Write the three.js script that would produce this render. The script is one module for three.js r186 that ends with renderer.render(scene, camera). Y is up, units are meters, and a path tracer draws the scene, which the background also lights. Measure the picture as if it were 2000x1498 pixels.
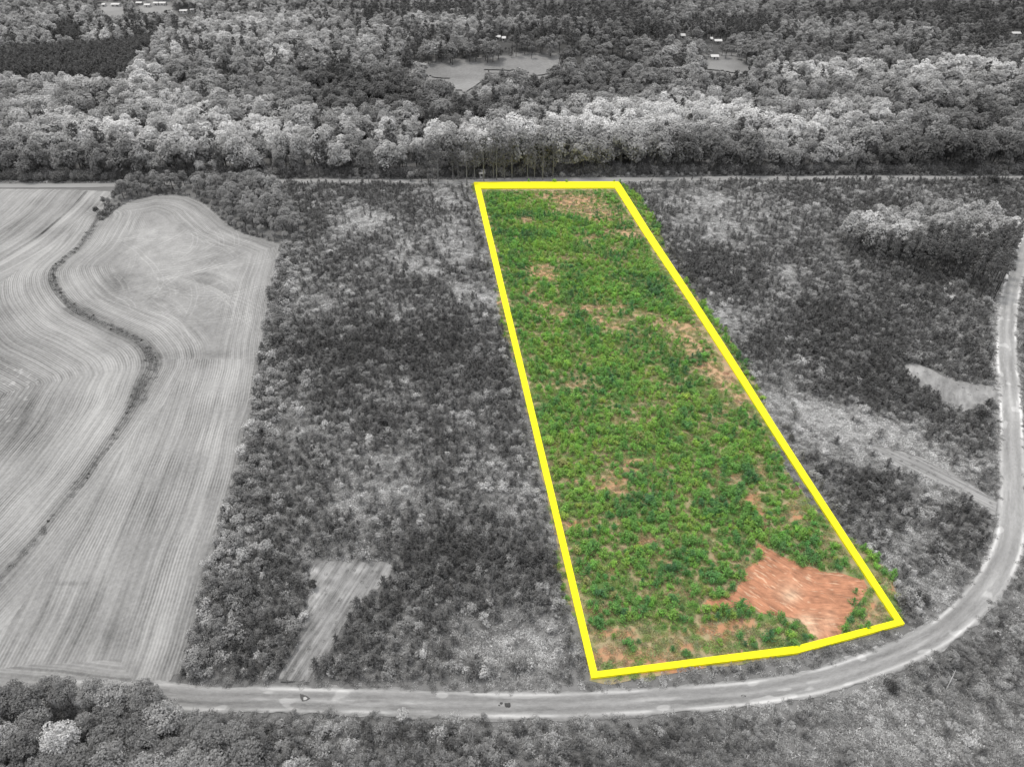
import * as THREE from 'three';
import { mergeGeometries } from 'three/addons/utils/BufferGeometryUtils.js';

// ---------------------------------------------------------------- camera, sky, sun, exposure
const scene = new THREE.Scene();
const CAM_H = 110, PITCH = THREE.MathUtils.degToRad(36), FOV = 56.6;
const camera = new THREE.PerspectiveCamera(FOV, 1024 / 766, 1, 9000);
camera.position.set(0, CAM_H, 0);
camera.rotation.set(-PITCH, 0, 0);

{ // overcast sky: bright overhead, paler grey towards the horizon
  const w = 64, h = 32, d = new Float32Array(w * h * 4);
  for (let j = 0; j < h; j++) for (let i = 0; i < w; i++) {
    const el = ((j + 0.5) / h - 0.5) * Math.PI, k = (j * w + i) * 4;
    const v = el > 0 ? 0.62 + 0.50 * Math.sin(el) : 0.35;
    d[k] = v; d[k + 1] = v; d[k + 2] = v * 1.01; d[k + 3] = 1;
  }
  const t = new THREE.DataTexture(d, w, h, THREE.RGBAFormat, THREE.FloatType);
  t.mapping = THREE.EquirectangularReflectionMapping; t.magFilter = THREE.LinearFilter; t.needsUpdate = true;
  scene.background = t; scene.environment = t; scene.environmentIntensity = 1;
}
const sun = new THREE.DirectionalLight(0xfffaf2, 1.5);
sun.position.set(-110, 400, -250);
sun.target.position.set(0, 0, -180);
sun.castShadow = true; sun.shadow.radius = 24; sun.shadow.mapSize.set(2048, 2048);
Object.assign(sun.shadow.camera, { left: -350, right: 350, top: 350, bottom: -350, near: 1, far: 1200 });
scene.add(sun, sun.target);

const renderer = new THREE.WebGLRenderer({ antialias: true });
renderer.setSize(1024, 766);
renderer.toneMapping = THREE.LinearToneMapping;
renderer.toneMappingExposure = 1.3;
renderer.shadowMap.enabled = true;

// ---------------------------------------------------------------- helpers
function mulberry(a) { return () => { a |= 0; a = a + 0x6D2B79F5 | 0; let t = Math.imul(a ^ a >>> 15, 1 | a); t = t + Math.imul(t ^ t >>> 7, 61 | t) ^ t; return ((t ^ t >>> 14) >>> 0) / 4294967296; }; }
const rnd = mulberry(20417);
const R = (a, b, g = rnd) => a + (b - a) * g();
const clamp = (x, a = 0, b = 1) => Math.min(b, Math.max(a, x));
const smooth = (a, b, x) => { const t = clamp((x - a) / (b - a)); return t * t * (3 - 2 * t); };
const lerp = (a, b, t) => a + (b - a) * t;
function hash2(i, j) { let h = Math.imul(i | 0, 374761393) + Math.imul(j | 0, 668265263) | 0; h = Math.imul(h ^ h >>> 13, 1274126177); return ((h ^ h >>> 16) >>> 0) / 4294967296; }
function vnoise(x, y) {
  const i = Math.floor(x), j = Math.floor(y), u = x - i, v = y - j, a = u * u * (3 - 2 * u), b = v * v * (3 - 2 * v);
  return lerp(lerp(hash2(i, j), hash2(i + 1, j), a), lerp(hash2(i, j + 1), hash2(i + 1, j + 1), a), b) * 2 - 1;
}
const fbm = (x, y, o = 3) => { let s = 0, a = 0.5, t = 0; for (let k = 0; k < o; k++) { s += a * vnoise(x, y); t += a; a *= 0.5; x = x * 2.03 + 17.1; y = y * 2.03 - 9.7; } return s / t; };
const noise1 = (x) => { const i = Math.floor(x), u = x - i; return lerp(hash2(i, 91), hash2(i + 1, 91), u * u * (3 - 2 * u)) * 2 - 1; };

// height of the land: almost level near the camera, rolling hills beyond the far road
function H(x, z) {
  const d = -z, f = smooth(330, 560, d);
  let h = 0.45 * fbm(x / 60 + 3.3, z / 60, 2) * smooth(-20, 40, d);
  if (f > 0) h += f * (15 * fbm(x / 330 + 5.2, z / 190 + 1.7, 2) + 7) + smooth(700, 1600, d) * 24;
  return h;
}
// the photograph is 2000 x 1498: the same pinhole lens used to find where things stand on the land
const FP = 749 / Math.tan(THREE.MathUtils.degToRad(FOV / 2)), SP = Math.sin(PITCH), CP = Math.cos(PITCH);
function see(x, y, z) {
  const dy = y - CAM_H, zc = -SP * dy - CP * z;
  return [1000 + FP * x / zc, 749 - FP * (CP * dy - SP * z) / zc, zc];
}
function at(px, py, up = 0) {           // the point of the land (plus up) seen there
  const a = (px - 1000) / FP, b = (749 - py) / FP, dx = a, dy = -SP + b * CP, dz = -CP - b * SP;
  let t0 = 20, t = 20;
  const over = (s) => CAM_H + dy * s - up - H(dx * s, dz * s);
  while (t < 2600 && over(t) > 0) { t0 = t; t += t < 400 ? 3 : 6; }
  if (t >= 2600) return null;
  for (let k = 0; k < 18; k++) { const m = (t0 + t) / 2; if (over(m) > 0) t0 = m; else t = m; }
  return new THREE.Vector3(dx * t, H(dx * t, dz * t), dz * t);
}
const ground = (list) => list.map(([x, y]) => { const p = at(x, y); return [p.x, p.z]; });
function inside(poly, x, y) { let c = false; for (let i = 0, j = poly.length - 1; i < poly.length; j = i++) { const [xi, yi] = poly[i], [xj, yj] = poly[j]; if ((yi > y) !== (yj > y) && x < (xj - xi) * (y - yi) / (yj - yi) + xi) c = !c; } return c; }
function toLine(line, x, y) {           // distance, side and nearest point
  let best = 1e9, bx = 0, by = 0, side = 1, along = 0, run = 0;
  for (let i = 0; i < line.length - 1; i++) {
    const [ax, ay] = line[i], [cx, cy] = line[i + 1], ux = cx - ax, uy = cy - ay, L = ux * ux + uy * uy, len = Math.sqrt(L);
    const t = clamp(((x - ax) * ux + (y - ay) * uy) / L), qx = ax + ux * t, qy = ay + uy * t, d = (x - qx) ** 2 + (y - qy) ** 2;
    if (d < best) { best = d; bx = qx; by = qy; side = Math.sign(ux * (y - ay) - uy * (x - ax)) || 1; along = run + len * t; }
    run += len;
  }
  return { d: Math.sqrt(best), x: bx, y: by, side, along };
}
function curve(pts, n) { const c = new THREE.CatmullRomCurve3(pts.map(([x, z]) => new THREE.Vector3(x, 0, z)), false, 'centripetal'); return c.getSpacedPoints(n).map((p) => [p.x, p.z]); }
const G = (list, px, py) => { let s = 0; for (const [x, y, rx, ry, a] of list) { const u = (px - x) / rx, v = (py - y) / ry, q = u * u + v * v; if (q < 6) s += a * Math.exp(-q); } return s; };

const used = {};
const numbered = (n) => { const k = used[n] = (used[n] ?? -1) + 1; return k ? n + '_' + String(k).padStart(3, '0') : n; };
function tag(o, label, category, group, kind) { o.userData = { label, category }; if (!category) delete o.userData.category; if (group) o.userData.group = group; if (kind) o.userData.kind = kind; return o; }
function shade(o) { o.traverse((m) => { if (m.isMesh) { m.castShadow = true; m.receiveShadow = true; } }); return o; }
function struct(name, geo, mat, label) { const m = new THREE.Mesh(geo, mat); m.name = numbered(name); m.userData = { kind: 'structure', label }; scene.add(m); return shade(m); }
const grey = (v) => new THREE.Color().setRGB(v, v, v);
const std = (c, extra = {}) => new THREE.MeshStandardMaterial({ color: c, roughness: 0.95, ...extra });
function dataTex(w, h, fn) { // linear albedo -> sRGB bytes
  const d = new Uint8Array(w * h * 4), enc = (v) => { v = clamp(v); return 255 * (v <= 0.0031308 ? v * 12.92 : 1.055 * v ** (1 / 2.4) - 0.055); };
  for (let j = 0; j < h; j++) for (let i = 0; i < w; i++) { const c = fn(i, j), k = (j * w + i) * 4; d[k] = enc(c[0]); d[k + 1] = enc(c[1]); d[k + 2] = enc(c[2]); d[k + 3] = 255; }
  const t = new THREE.DataTexture(d, w, h, THREE.RGBAFormat); t.colorSpace = THREE.SRGBColorSpace; t.magFilter = THREE.LinearFilter; t.minFilter = THREE.LinearMipmapLinearFilter; t.generateMipmaps = true; t.needsUpdate = true; return t;
}

// ---------------------------------------------------------------- outlines found in the photograph
const fieldEdgePx = [[550, 478], [535, 545], [522, 620], [510, 700], [497, 780], [482, 850], [467, 910], [445, 990], [420, 1070], [402, 1140], [383, 1210], [366, 1275], [352, 1318]];
const fieldPx = [[-260, 366], [0, 369], [150, 371], [215, 374], [222, 384], [205, 405], [192, 425], [200, 432], [235, 402], [265, 390], [300, 382], [340, 380], [372, 385], [400, 398], [425, 420], [445, 440], [480, 457], [515, 466], ...fieldEdgePx, [310, 1341], [220, 1352], [100, 1354], [-50, 1350], [-260, 1330]];
const ditchPx = [[193, 424], [176, 452], [150, 486], [122, 508], [104, 528], [104, 550], [122, 580], [150, 606], [190, 626], [232, 646], [268, 664], [292, 690], [298, 715], [284, 745], [262, 790], [240, 825], [215, 862], [185, 905], [165, 935], [128, 980], [95, 1022], [55, 1070], [0, 1130], [-60, 1190]];
const lanePx = [[168, 374], [140, 405], [98, 442], [70, 465], [0, 508], [-80, 548]];
const roadPx = [[60, 1352], [200, 1354], [300, 1358], [400, 1366], [500, 1366], [600, 1368], [700, 1370], [800, 1373], [900, 1377], [1000, 1379], [1100, 1378], [1200, 1374], [1300, 1367], [1400, 1360], [1500, 1349], [1600, 1331], [1700, 1299], [1760, 1276], [1820, 1246], [1870, 1210], [1915, 1165], [1945, 1125], [1966, 1080], [1977, 1030], [1980, 970], [1978, 900], [1976, 820], [1971, 750], [1967, 690], [1967, 640], [1972, 590], [1984, 540], [2000, 495], [2022, 445]];
const farRoadPx = [[-300, 362], [0, 363], [120, 363], [240, 361], [420, 357], [600, 354], [750, 355], [900, 355], [1000, 352], [1200, 351], [1400, 349], [1600, 348], [1800, 348], [2000, 348], [2200, 348]];
const clayPx = [[1480, 1062], [1505, 1075], [1535, 1092], [1570, 1103], [1620, 1118], [1660, 1126], [1690, 1132], [1698, 1150], [1686, 1172], [1668, 1192], [1656, 1215], [1646, 1236], [1640, 1250], [1615, 1262], [1598, 1268], [1590, 1250], [1572, 1226], [1556, 1212], [1515, 1204], [1490, 1196], [1462, 1184], [1430, 1186], [1395, 1190], [1374, 1182], [1385, 1172], [1420, 1164], [1440, 1156], [1452, 1140], [1455, 1118], [1462, 1105], [1482, 1098], [1488, 1082], [1474, 1070]];
const trackPx = [[600, 1112], [612, 1103], [650, 1092], [700, 1092], [768, 1099], [762, 1126], [738, 1152], [710, 1174], [684, 1202], [664, 1232], [648, 1262], [632, 1292], [610, 1316], [608, 1332], [540, 1330], [552, 1300], [572, 1268], [588, 1232], [598, 1190], [606, 1150]];
const clearingPx = [[1762, 712], [1790, 711], [1815, 718], [1845, 733], [1880, 746], [1915, 752], [1948, 756], [1950, 784], [1915, 792], [1885, 806], [1862, 800], [1835, 780], [1805, 758], [1775, 735]];
const skidPx = [[1700, 872], [1745, 878], [1792, 890], [1850, 915], [1905, 950], [1960, 985], [1966, 1010], [1935, 1004], [1890, 975], [1840, 945], [1790, 925], [1740, 908]];
const greenPx = [[915, 356], [1000, 353], [1180, 350], [1196, 346], [1205, 352], [1235, 372], [1262, 402], [1285, 440], [1297, 478], [1312, 520], [1338, 545], [1372, 590], [1420, 655], [1470, 740], [1500, 800], [1506, 850], [1530, 910], [1565, 960], [1580, 980], [1610, 1010], [1650, 1050], [1690, 1072], [1725, 1100], [1745, 1130], [1758, 1160], [1762, 1196], [1766, 1222], [1557, 1282], [1330, 1312], [1190, 1335], [1152, 1330], [1126, 1215], [1104, 1170], [1088, 1120], [1086, 1060], [1064, 960], [1040, 850], [1010, 720], [985, 660], [970, 600], [968, 540], [950, 470], [930, 385]];
const outerPx = [[925, 358], [1209, 357], [1766, 1222], [1557, 1279], [1155, 1328]];
const innerPx = [[939, 370], [1201, 369], [1747, 1215], [1555, 1265], [1166, 1315]];
const fieldW = ground(fieldPx), fieldEdgeW = curve(ground(fieldEdgePx), 30), ditchW = curve(ground(ditchPx), 64), laneW = curve(ground(lanePx), 20);
const roadW = curve(ground(roadPx), 220), farRoadW = curve(ground(farRoadPx), 60), clayW = ground(clayPx), trackW = ground(trackPx), clearingW = ground(clearingPx), skidW = ground(skidPx), greenW = ground(greenPx);
const outerW = ground(outerPx), innerW = ground(innerPx);
const sideOf = (line, px, py) => { const p = at(px, py); return toLine(line, p.x, p.z).side; };
const southSide = sideOf(roadW, 1000, 1460);
const sideOut = sideOf(ditchW, 60, 760), sideLane = sideOf(laneW, 30, 420);
const fieldTop = fieldW.slice(9, 18).concat([fieldEdgeW[0]]);

// pale (grass, straw) and dark patches of the scrub
const palePx = [[690, 432, 46, 28, 0.9], [742, 428, 40, 20, 0.7], [790, 480, 34, 20, 0.8], [800, 512, 40, 16, 0.8], [835, 532, 40, 10, 0.9], [735, 505, 50, 20, 0.5], [905, 565, 34, 14, 1.0], [945, 582, 26, 12, 1.0], [960, 592, 16, 14, 0.8], [880, 400, 60, 40, 0.65], [880, 455, 62, 46, 0.6], [900, 500, 40, 26, 0.4], [640, 470, 40, 30, 0.3], [770, 605, 40, 20, 0.5], [640, 600, 30, 30, 0.3], [700, 930, 110, 70, 0.45], [720, 990, 110, 60, 0.5], [800, 890, 50, 40, 0.4], [600, 850, 60, 40, 0.3], [780, 790, 50, 30, 0.4], [930, 780, 60, 40, 0.35], [960, 930, 60, 60, 0.4], [1010, 1000, 40, 70, 0.5], [700, 1080, 60, 16, 0.5], [900, 1290, 150, 50, 0.45], [1040, 1250, 80, 70, 0.6], [760, 1250, 60, 50, 0.3], [1080, 1300, 60, 40, 0.5], [600, 520, 40, 40, 0.3], [580, 560, 30, 50, 0.35], [1390, 390, 70, 22, 0.7], [1440, 400, 70, 26, 0.6], [1310, 425, 50, 22, 0.6], [1350, 470, 60, 18, 0.5], [1420, 450, 60, 30, 0.55], [1490, 440, 60, 40, 0.35], [1540, 535, 22, 26, 0.8], [1460, 520, 60, 40, 0.3], [1410, 615, 40, 22, 0.7], [1450, 650, 60, 24, 0.5], [1530, 590, 60, 40, 0.25], [1560, 740, 60, 30, 0.35], [1510, 775, 44, 24, 0.7], [1560, 800, 70, 26, 0.95], [1630, 815, 80, 26, 0.95], [1700, 850, 70, 30, 0.5], [1770, 880, 80, 26, 0.6], [1850, 930, 70, 26, 0.6], [1600, 850, 80, 30, 0.6], [1700, 850, 90, 30, 0.6], [1700, 900, 100, 24, 0.7], [1780, 840, 60, 30, 0.5], [1850, 900, 60, 40, 0.5], [1830, 960, 60, 30, 0.5], [1720, 1000, 50, 30, 0.3], [1810, 1030, 60, 40, 0.4], [1740, 1100, 46, 40, 0.6], [1790, 1160, 60, 34, 0.4], [1850, 1140, 50, 40, 0.6], [1950, 700, 20, 160, 0.6], [1880, 620, 60, 30, 0.3], [1830, 640, 60, 20, 0.25], [1800, 380, 260, 14, 0.3], [1900, 1450, 180, 70, 0.5], [1750, 1400, 80, 60, 0.35], [1600, 1460, 120, 50, 0.35], [1500, 1390, 100, 20, 0.4], [1700, 1340, 90, 20, 0.6], [1150, 1440, 60, 30, 0.25], [700, 1440, 60, 30, 0.3], [1250, 356, 400, 5, 0.3]];
const darkPx = [[600, 430, 40, 30, 0.5], [560, 700, 30, 50, 0.3], [620, 690, 90, 60, 0.4], [770, 690, 140, 50, 0.5], [850, 560, 60, 25, 0.4], [900, 720, 80, 70, 0.4], [780, 830, 80, 40, 0.3], [880, 1090, 120, 70, 0.5], [960, 1130, 100, 50, 0.4], [1000, 860, 40, 60, 0.3], [480, 1150, 60, 60, 0.4], [1350, 510, 60, 50, 0.5], [1420, 540, 70, 40, 0.5], [1650, 700, 200, 60, 0.5], [1600, 640, 120, 40, 0.4], [1780, 600, 120, 50, 0.5], [1700, 760, 140, 34, 0.6], [1820, 790, 40, 30, 0.8], [1560, 900, 40, 30, 0.5], [1700, 960, 110, 44, 0.6], [1640, 1010, 90, 40, 0.5], [1890, 1000, 40, 24, 0.6], [1790, 1080, 60, 30, 0.5], [1900, 840, 40, 60, 0.3], [1920, 1290, 80, 60, 0.6], [1500, 1440, 120, 40, 0.35], [800, 1430, 160, 40, 0.5], [1300, 1440, 120, 40, 0.45], [560, 1450, 80, 40, 0.3], [1450, 580, 50, 30, 0.4], [1900, 1400, 60, 30, 0.3]];
const barePx = [[1060, 385, 40, 10, 0.5], [1130, 390, 60, 14, 0.8], [1110, 405, 50, 16, 0.5], [1170, 415, 60, 16, 0.5], [1030, 432, 26, 8, 0.9], [1180, 430, 60, 14, 0.6], [1215, 455, 50, 10, 0.7], [1235, 462, 20, 8, 0.9], [1150, 468, 22, 8, 0.8], [1205, 488, 18, 8, 0.9], [1150, 506, 60, 5, 0.4], [1055, 530, 36, 16, 0.9], [1080, 545, 20, 10, 0.6], [980, 592, 16, 6, 1.2], [1040, 570, 16, 8, 1.0], [1065, 595, 26, 12, 0.9], [1098, 620, 16, 18, 0.9], [1120, 606, 14, 5, 0.6], [1145, 604, 20, 7, 1.1], [1190, 602, 40, 5, 1.0], [1170, 625, 30, 10, 0.8], [1200, 640, 20, 10, 0.9], [1255, 615, 30, 10, 0.8], [1300, 630, 30, 8, 0.8], [1340, 640, 40, 12, 0.9], [1330, 660, 30, 12, 0.7], [1360, 680, 40, 18, 0.9], [1400, 720, 40, 20, 0.9], [1420, 745, 30, 20, 1.0], [1450, 780, 30, 20, 0.8], [1115, 752, 40, 8, 0.6], [1030, 700, 20, 14, 0.5], [1270, 740, 30, 10, 0.5], [1240, 900, 24, 8, 0.9], [1215, 920, 24, 20, 0.8], [1180, 945, 40, 14, 0.7], [1205, 955, 26, 14, 0.8], [1320, 960, 20, 20, 0.7], [1270, 930, 40, 12, 0.5], [1130, 1025, 30, 12, 0.8], [1200, 1022, 14, 8, 0.8], [1260, 1055, 24, 14, 0.8], [1350, 1000, 30, 8, 0.5], [1435, 935, 12, 10, 0.8], [1470, 975, 16, 12, 1.9], [1486, 1005, 8, 14, 2.0], [1494, 1030, 7, 12, 2.0], [1290, 1090, 24, 12, 0.6], [1110, 940, 20, 6, 0.8], [1550, 985, 16, 10, 0.8], [1560, 1005, 26, 16, 0.7], [1640, 1050, 30, 16, 0.3], [1480, 920, 24, 20, 0.6], [1190, 1235, 40, 10, 0.9], [1230, 1243, 26, 6, 0.9], [1310, 1240, 30, 10, 0.9], [1345, 1262, 30, 10, 1.0], [1400, 1230, 50, 16, 1.0], [1460, 1215, 30, 12, 1.0], [1170, 1280, 30, 22, 0.9], [1250, 1285, 60, 20, 0.8], [1340, 1300, 60, 12, 1.0], [1440, 1280, 60, 12, 0.7], [1700, 1190, 20, 16, 0.7], [1690, 1215, 30, 10, 0.5], [1330, 1155, 40, 10, 0.6], [1180, 1200, 26, 10, 0.5], [1290, 1310, 60, 6, 1.0], [1555, 1250, 16, 14, 0.5], [1745, 1150, 10, 20, 0.8], [1720, 1130, 16, 10, 0.8]];

const clearsPx = [
  [[806, 147], [845, 134], [855, 131], [900, 129], [940, 124], [1000, 121], [1030, 116], [1092, 114], [1080, 126], [1070, 133], [1050, 140], [1036, 140], [1030, 128], [1015, 126], [1000, 130], [960, 128], [937, 133], [934, 152], [912, 166], [905, 174], [892, 168], [885, 150], [870, 145], [840, 142]],
  [[1382, 121], [1425, 118], [1440, 120], [1456, 135], [1430, 135], [1410, 130], [1385, 128]],
  [[192, 13], [236, 12], [236, 22], [222, 27], [208, 25]],
  [[268, 10], [332, 9], [334, 16], [300, 20], [276, 18]],
];
const grown = (c, m) => { let a = 0; c.forEach(([x, y], i) => { const q = c[(i + 1) % c.length]; a += x * q[1] - q[0] * y; }); const sg = Math.sign(a); return c.map(([x, y], i) => { const p = c[(i + c.length - 1) % c.length], q = c[(i + 1) % c.length], L = Math.hypot(q[0] - p[0], q[1] - p[1]); return [x + sg * (q[1] - p[1]) / L * m * 1.6, y - sg * (q[0] - p[0]) / L * m]; }); };
const openPx = clearsPx.map((c) => grown(c, 14));
// ---------------------------------------------------------------- land
{
  const xs = [], zs = [];
  for (let x = -250; x <= 250; x += 2) xs.push(x);
  for (let x = 250, s = 3; x < 3600;) { s *= 1.05; x += Math.min(s, 60); xs.push(x); xs.unshift(-x); }
  for (let z = 120; z > -340; z -= 2) zs.push(z);
  for (let z = -340, s = 2; z > -5200;) { zs.push(z); s *= 1.02; z -= Math.min(s, 70); }
  const nx = xs.length, nz = zs.length, pos = new Float32Array(nx * nz * 3), col = new Float32Array(nx * nz * 3), uv = new Float32Array(nx * nz * 2), idx = [];
  for (let j = 0; j < nz; j++) for (let i = 0; i < nx; i++) {
    const k = j * nx + i, x = xs[i], z = zs[j], y = H(x, z); pos.set([x, y, z], k * 3); uv.set([x / 12, z / 12], k * 2);
    const [px, py] = see(x, y, z);
    let v = 0.165 + 0.04 * fbm(x / 9, z / 9, 3);
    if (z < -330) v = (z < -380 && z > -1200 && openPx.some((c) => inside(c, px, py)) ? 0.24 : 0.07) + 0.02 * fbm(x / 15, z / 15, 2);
    else { v += 0.06 * clamp(G(palePx, px, py), 0, 1) - 0.03 * clamp(G(darkPx, px, py)); }
    col.set([v, v, v], k * 3);
    if (i && j) idx.push(k - nx - 1, k - 1, k - nx, k - nx, k - 1, k);
  }
  const g = new THREE.BufferGeometry();
  g.setAttribute('position', new THREE.BufferAttribute(pos, 3)); g.setAttribute('color', new THREE.BufferAttribute(col, 3)); g.setAttribute('uv', new THREE.BufferAttribute(uv, 2)); g.setIndex(idx); g.computeVertexNormals();
  const tex = dataTex(512, 512, (i, j) => { const v = 0.72 + 0.5 * (hash2(i, j) - 0.5) + 0.3 * hash2(i >> 2, j >> 2); return [v, v, v]; });
  tex.wrapS = tex.wrapT = THREE.RepeatWrapping;
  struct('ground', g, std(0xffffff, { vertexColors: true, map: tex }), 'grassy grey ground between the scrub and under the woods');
}
// a flat sheet cut to an outline, laid a little above the land, uv across its bounding box
function sheet(poly, step, lift) {
  const bx0 = Math.min(...poly.map((p) => p[0])), bx1 = Math.max(...poly.map((p) => p[0])), bz0 = Math.min(...poly.map((p) => p[1])), bz1 = Math.max(...poly.map((p) => p[1]));
  const nx = Math.ceil((bx1 - bx0) / step) + 1, nz = Math.ceil((bz1 - bz0) / step) + 1, ring = [...poly, poly[0]];
  const id = new Int32Array(nx * nz).fill(-1), pos = [], uv = [], idx = [];
  const put = (i, j) => {
    const k = j * nx + i; if (id[k] >= 0) return id[k];
    let x = bx0 + i * step, z = bz0 + j * step; const q = toLine(ring, x, z);
    if (!inside(poly, x, z) || q.d < step * 0.45) { x = q.x; z = q.y; }
    id[k] = pos.length / 3; pos.push(x, H(x, z) + lift, z); uv.push((x - bx0) / (bx1 - bx0), (z - bz0) / (bz1 - bz0)); return id[k];
  };
  for (let j = 0; j < nz - 1; j++) for (let i = 0; i < nx - 1; i++) {
    if (!inside(poly, bx0 + (i + 0.5) * step, bz0 + (j + 0.5) * step)) continue;
    const a = put(i, j), b = put(i + 1, j), c = put(i, j + 1), d = put(i + 1, j + 1); idx.push(a, c, b, b, c, d);
  }
  const g = new THREE.BufferGeometry(); g.setAttribute('position', new THREE.Float32BufferAttribute(pos, 3)); g.setAttribute('uv', new THREE.Float32BufferAttribute(uv, 2)); g.setIndex(idx); g.computeVertexNormals();
  g.userData = { bx0, bx1, bz0, bz1 }; return g;
}
const rag = (poly, amp, n = 6) => { const out = []; for (let i = 0; i < poly.length; i++) { const a = poly[i], b = poly[(i + 1) % poly.length]; for (let k = 0; k < n; k++) { const x = lerp(a[0], b[0], k / n), z = lerp(a[1], b[1], k / n); out.push([x + amp * fbm(x / 3, z / 3, 2), z + amp * fbm(x / 3 + 40, z / 3, 2)]); } } return out; };

{ // ploughed stubble field: rows follow the ditch, the lane and the edges
  const g = sheet(fieldW, 1.2, 0.07), { bx0, bx1, bz0, bz1 } = g.userData, W = 1850, Hh = 1850;
  const arcs = []; const ar = mulberry(77);
  for (let k = 0; k < 80; k++) { const p = at(R(230, 480, ar), R(455, 640, ar)); const a = R(0.2, 1.5, ar) * (ar() < 0.5 ? 1 : -1), r = R(14, 60, ar); arcs.push([p.x - r * Math.cos(a), p.z - r * Math.sin(a), r, a, R(0.3, 1.1, ar), R(0.025, 0.065, ar)]); }
  const smudge = [[290, 995, 26, 40, -0.06], [230, 545, 34, 26, -0.08], [300, 400, 30, 14, -0.07], [415, 690, 60, 8, -0.09], [320, 580, 40, 16, -0.06], [90, 450, 60, 24, -0.07], [60, 620, 80, 30, -0.05], [40, 660, 80, 20, -0.06], [180, 410, 30, 16, -0.10], [200, 1250, 60, 26, -0.05], [215, 1230, 30, 40, -0.05], [60, 860, 60, 60, -0.07], [330, 690, 36, 16, -0.07], [140, 1140, 30, 5, -0.09], [430, 800, 30, 30, -0.04], [420, 520, 40, 30, -0.05], [440, 560, 26, 60, 0.05], [250, 930, 50, 50, 0.05], [390, 870, 60, 30, 0.05], [300, 470, 90, 30, 0.05], [340, 520, 60, 40, 0.06], [400, 750, 40, 30, 0.05], [190, 790, 40, 60, 0.05], [60, 1010, 30, 60, 0.05], [230, 1300, 100, 14, -0.03]];
  const tex = dataTex(W, Hh, (i, j) => {
    const x = bx0 + (bx1 - bx0) * (i + 0.5) / W, z = bz0 + (bz1 - bz0) * (j + 0.5) / Hh;
    const [px, py] = see(x, 0, z);
    if (px < -140 || py > 1420) return [0.3, 0.3, 0.3];
    const wob = 2.4 * fbm(x / 26, z / 26, 2);
    const D = toLine(ditchW, x, z), E = toLine(fieldEdgeW, x, z), right = D.side !== sideOut;
    let s, along, kind;
    const bottom = at0(px, py);
    if (!right) { const L = toLine(laneW, x, z); s = D.d; along = D.along; kind = 1; if (py < 560 && L.d < D.d) { s = L.d * 1.0; along = L.along; kind = 2; } if (py < 560 && L.side === sideLane) { kind = 3; s = L.d; along = L.along; } }
    else if (py < 700) {
      const T = toLine(fieldTop, x, z); s = Math.min(D.d, E.d * 1.15, T.d); along = s === D.d ? D.along : s === T.d ? T.along + 300 : E.along; kind = 4;
    } else { const near = D.d < 7 + 5 * fbm(z / 30, 3.1, 2); s = near ? D.d : E.d; along = near ? D.along : E.along; kind = 5; }
    if (bottom > 0) { s = bottom; along = x; kind = 6; }
    s += wob * 0.5;
    const row = s / 0.62, fade = kind === 4 ? smooth(21, 9, s + 6 * fbm(x / 14 + 3, z / 14, 2)) : 1;
    const stripe = Math.cos(row * 6.2832), st = hash2(Math.floor(row), kind * 13), swath = noise1(s / 2.9 + kind * 31), wide = noise1(s / 8.3 + kind * 17);
    const streak = vnoise(along / 9, row * 1.0 + kind * 50);
    let v = 0.275 + fade * (0.075 * stripe * (0.5 + 0.6 * vnoise(x / 6, z / 6)) + 0.07 * (st - 0.5) + 0.055 * swath * (0.7 + 0.5 * vnoise(x / 17, z / 17)) + 0.03 * wide + 0.05 * streak);
    { const q = D.d / 1.6 + 1.5 * fbm(x / 12, z / 12, 2); v += (1 - fade) * (0.05 * fbm(x / 2.2, z / 3, 3) + 0.06 * noise1(q) * smooth(-0.5, 0.4, vnoise(x / 9 + 70, z / 9))); }
    v += 0.065 * fbm(x / 13, z / 13, 3) + 0.045 * (hash2(i, j) - 0.5) + 0.03 * (vnoise(x * 2.1, z * 2.1)) + 0.75 * G(smudge, px, py);
    if (right && py < 720) for (const [cx, cz, r, a, len, amp] of arcs) { const dx = x - cx, dz = z - cz, q = Math.sqrt(dx * dx + dz * dz) - r; if (Math.abs(q) < 0.22 || Math.abs(q - 1.6) < 0.22) { let t = Math.abs(Math.atan2(dz, dx) - a); if (t < len * 14 / r * 0.8) v += amp * 0.8; } }
    const dd = D.d + 0.8 * fbm(x / 3, z / 3, 2), dw = py < 600 ? 1.0 : py < 790 ? 2.3 : py < 960 ? 1.0 : 0.25;
    v -= (py < 800 ? 0.09 : 0.07) * smooth(dw + 1.0, dw * 0.4, dd);
    if (D.d < 5.5 && D.d > dw + 0.6) v += (right ? 0.0 : 0.02) + 0.01;
    if (!right && py < 560) { const L = toLine(laneW, x, z); v -= 0.13 * smooth(0.9, 0.3, L.d) * (0.5 + 0.5 * smooth(-0.2, 0.3, vnoise(L.along / 5, 2))); v += 0.025 * smooth(2.6, 1.2, Math.abs(L.d - 1.5)); }
    if (kind === 1 && py > 640 && D.d > 26) { const n = vnoise(x * 1.1, z * 0.9); if (n > 0.62) v += 0.10; v -= 0.045; }
    if (py < 372) v += 0.04 + 0.06 * noise1(z * 0.8);
    if (kind === 6) v -= 0.035;
    v *= 0.81; return [v, v, v * 0.995];
  });
  tex.anisotropy = 8;
  struct('stubble_field', g, std(0xffffff, { map: tex }), 'pale ploughed field with curving rows and a winding ditch');
}
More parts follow.
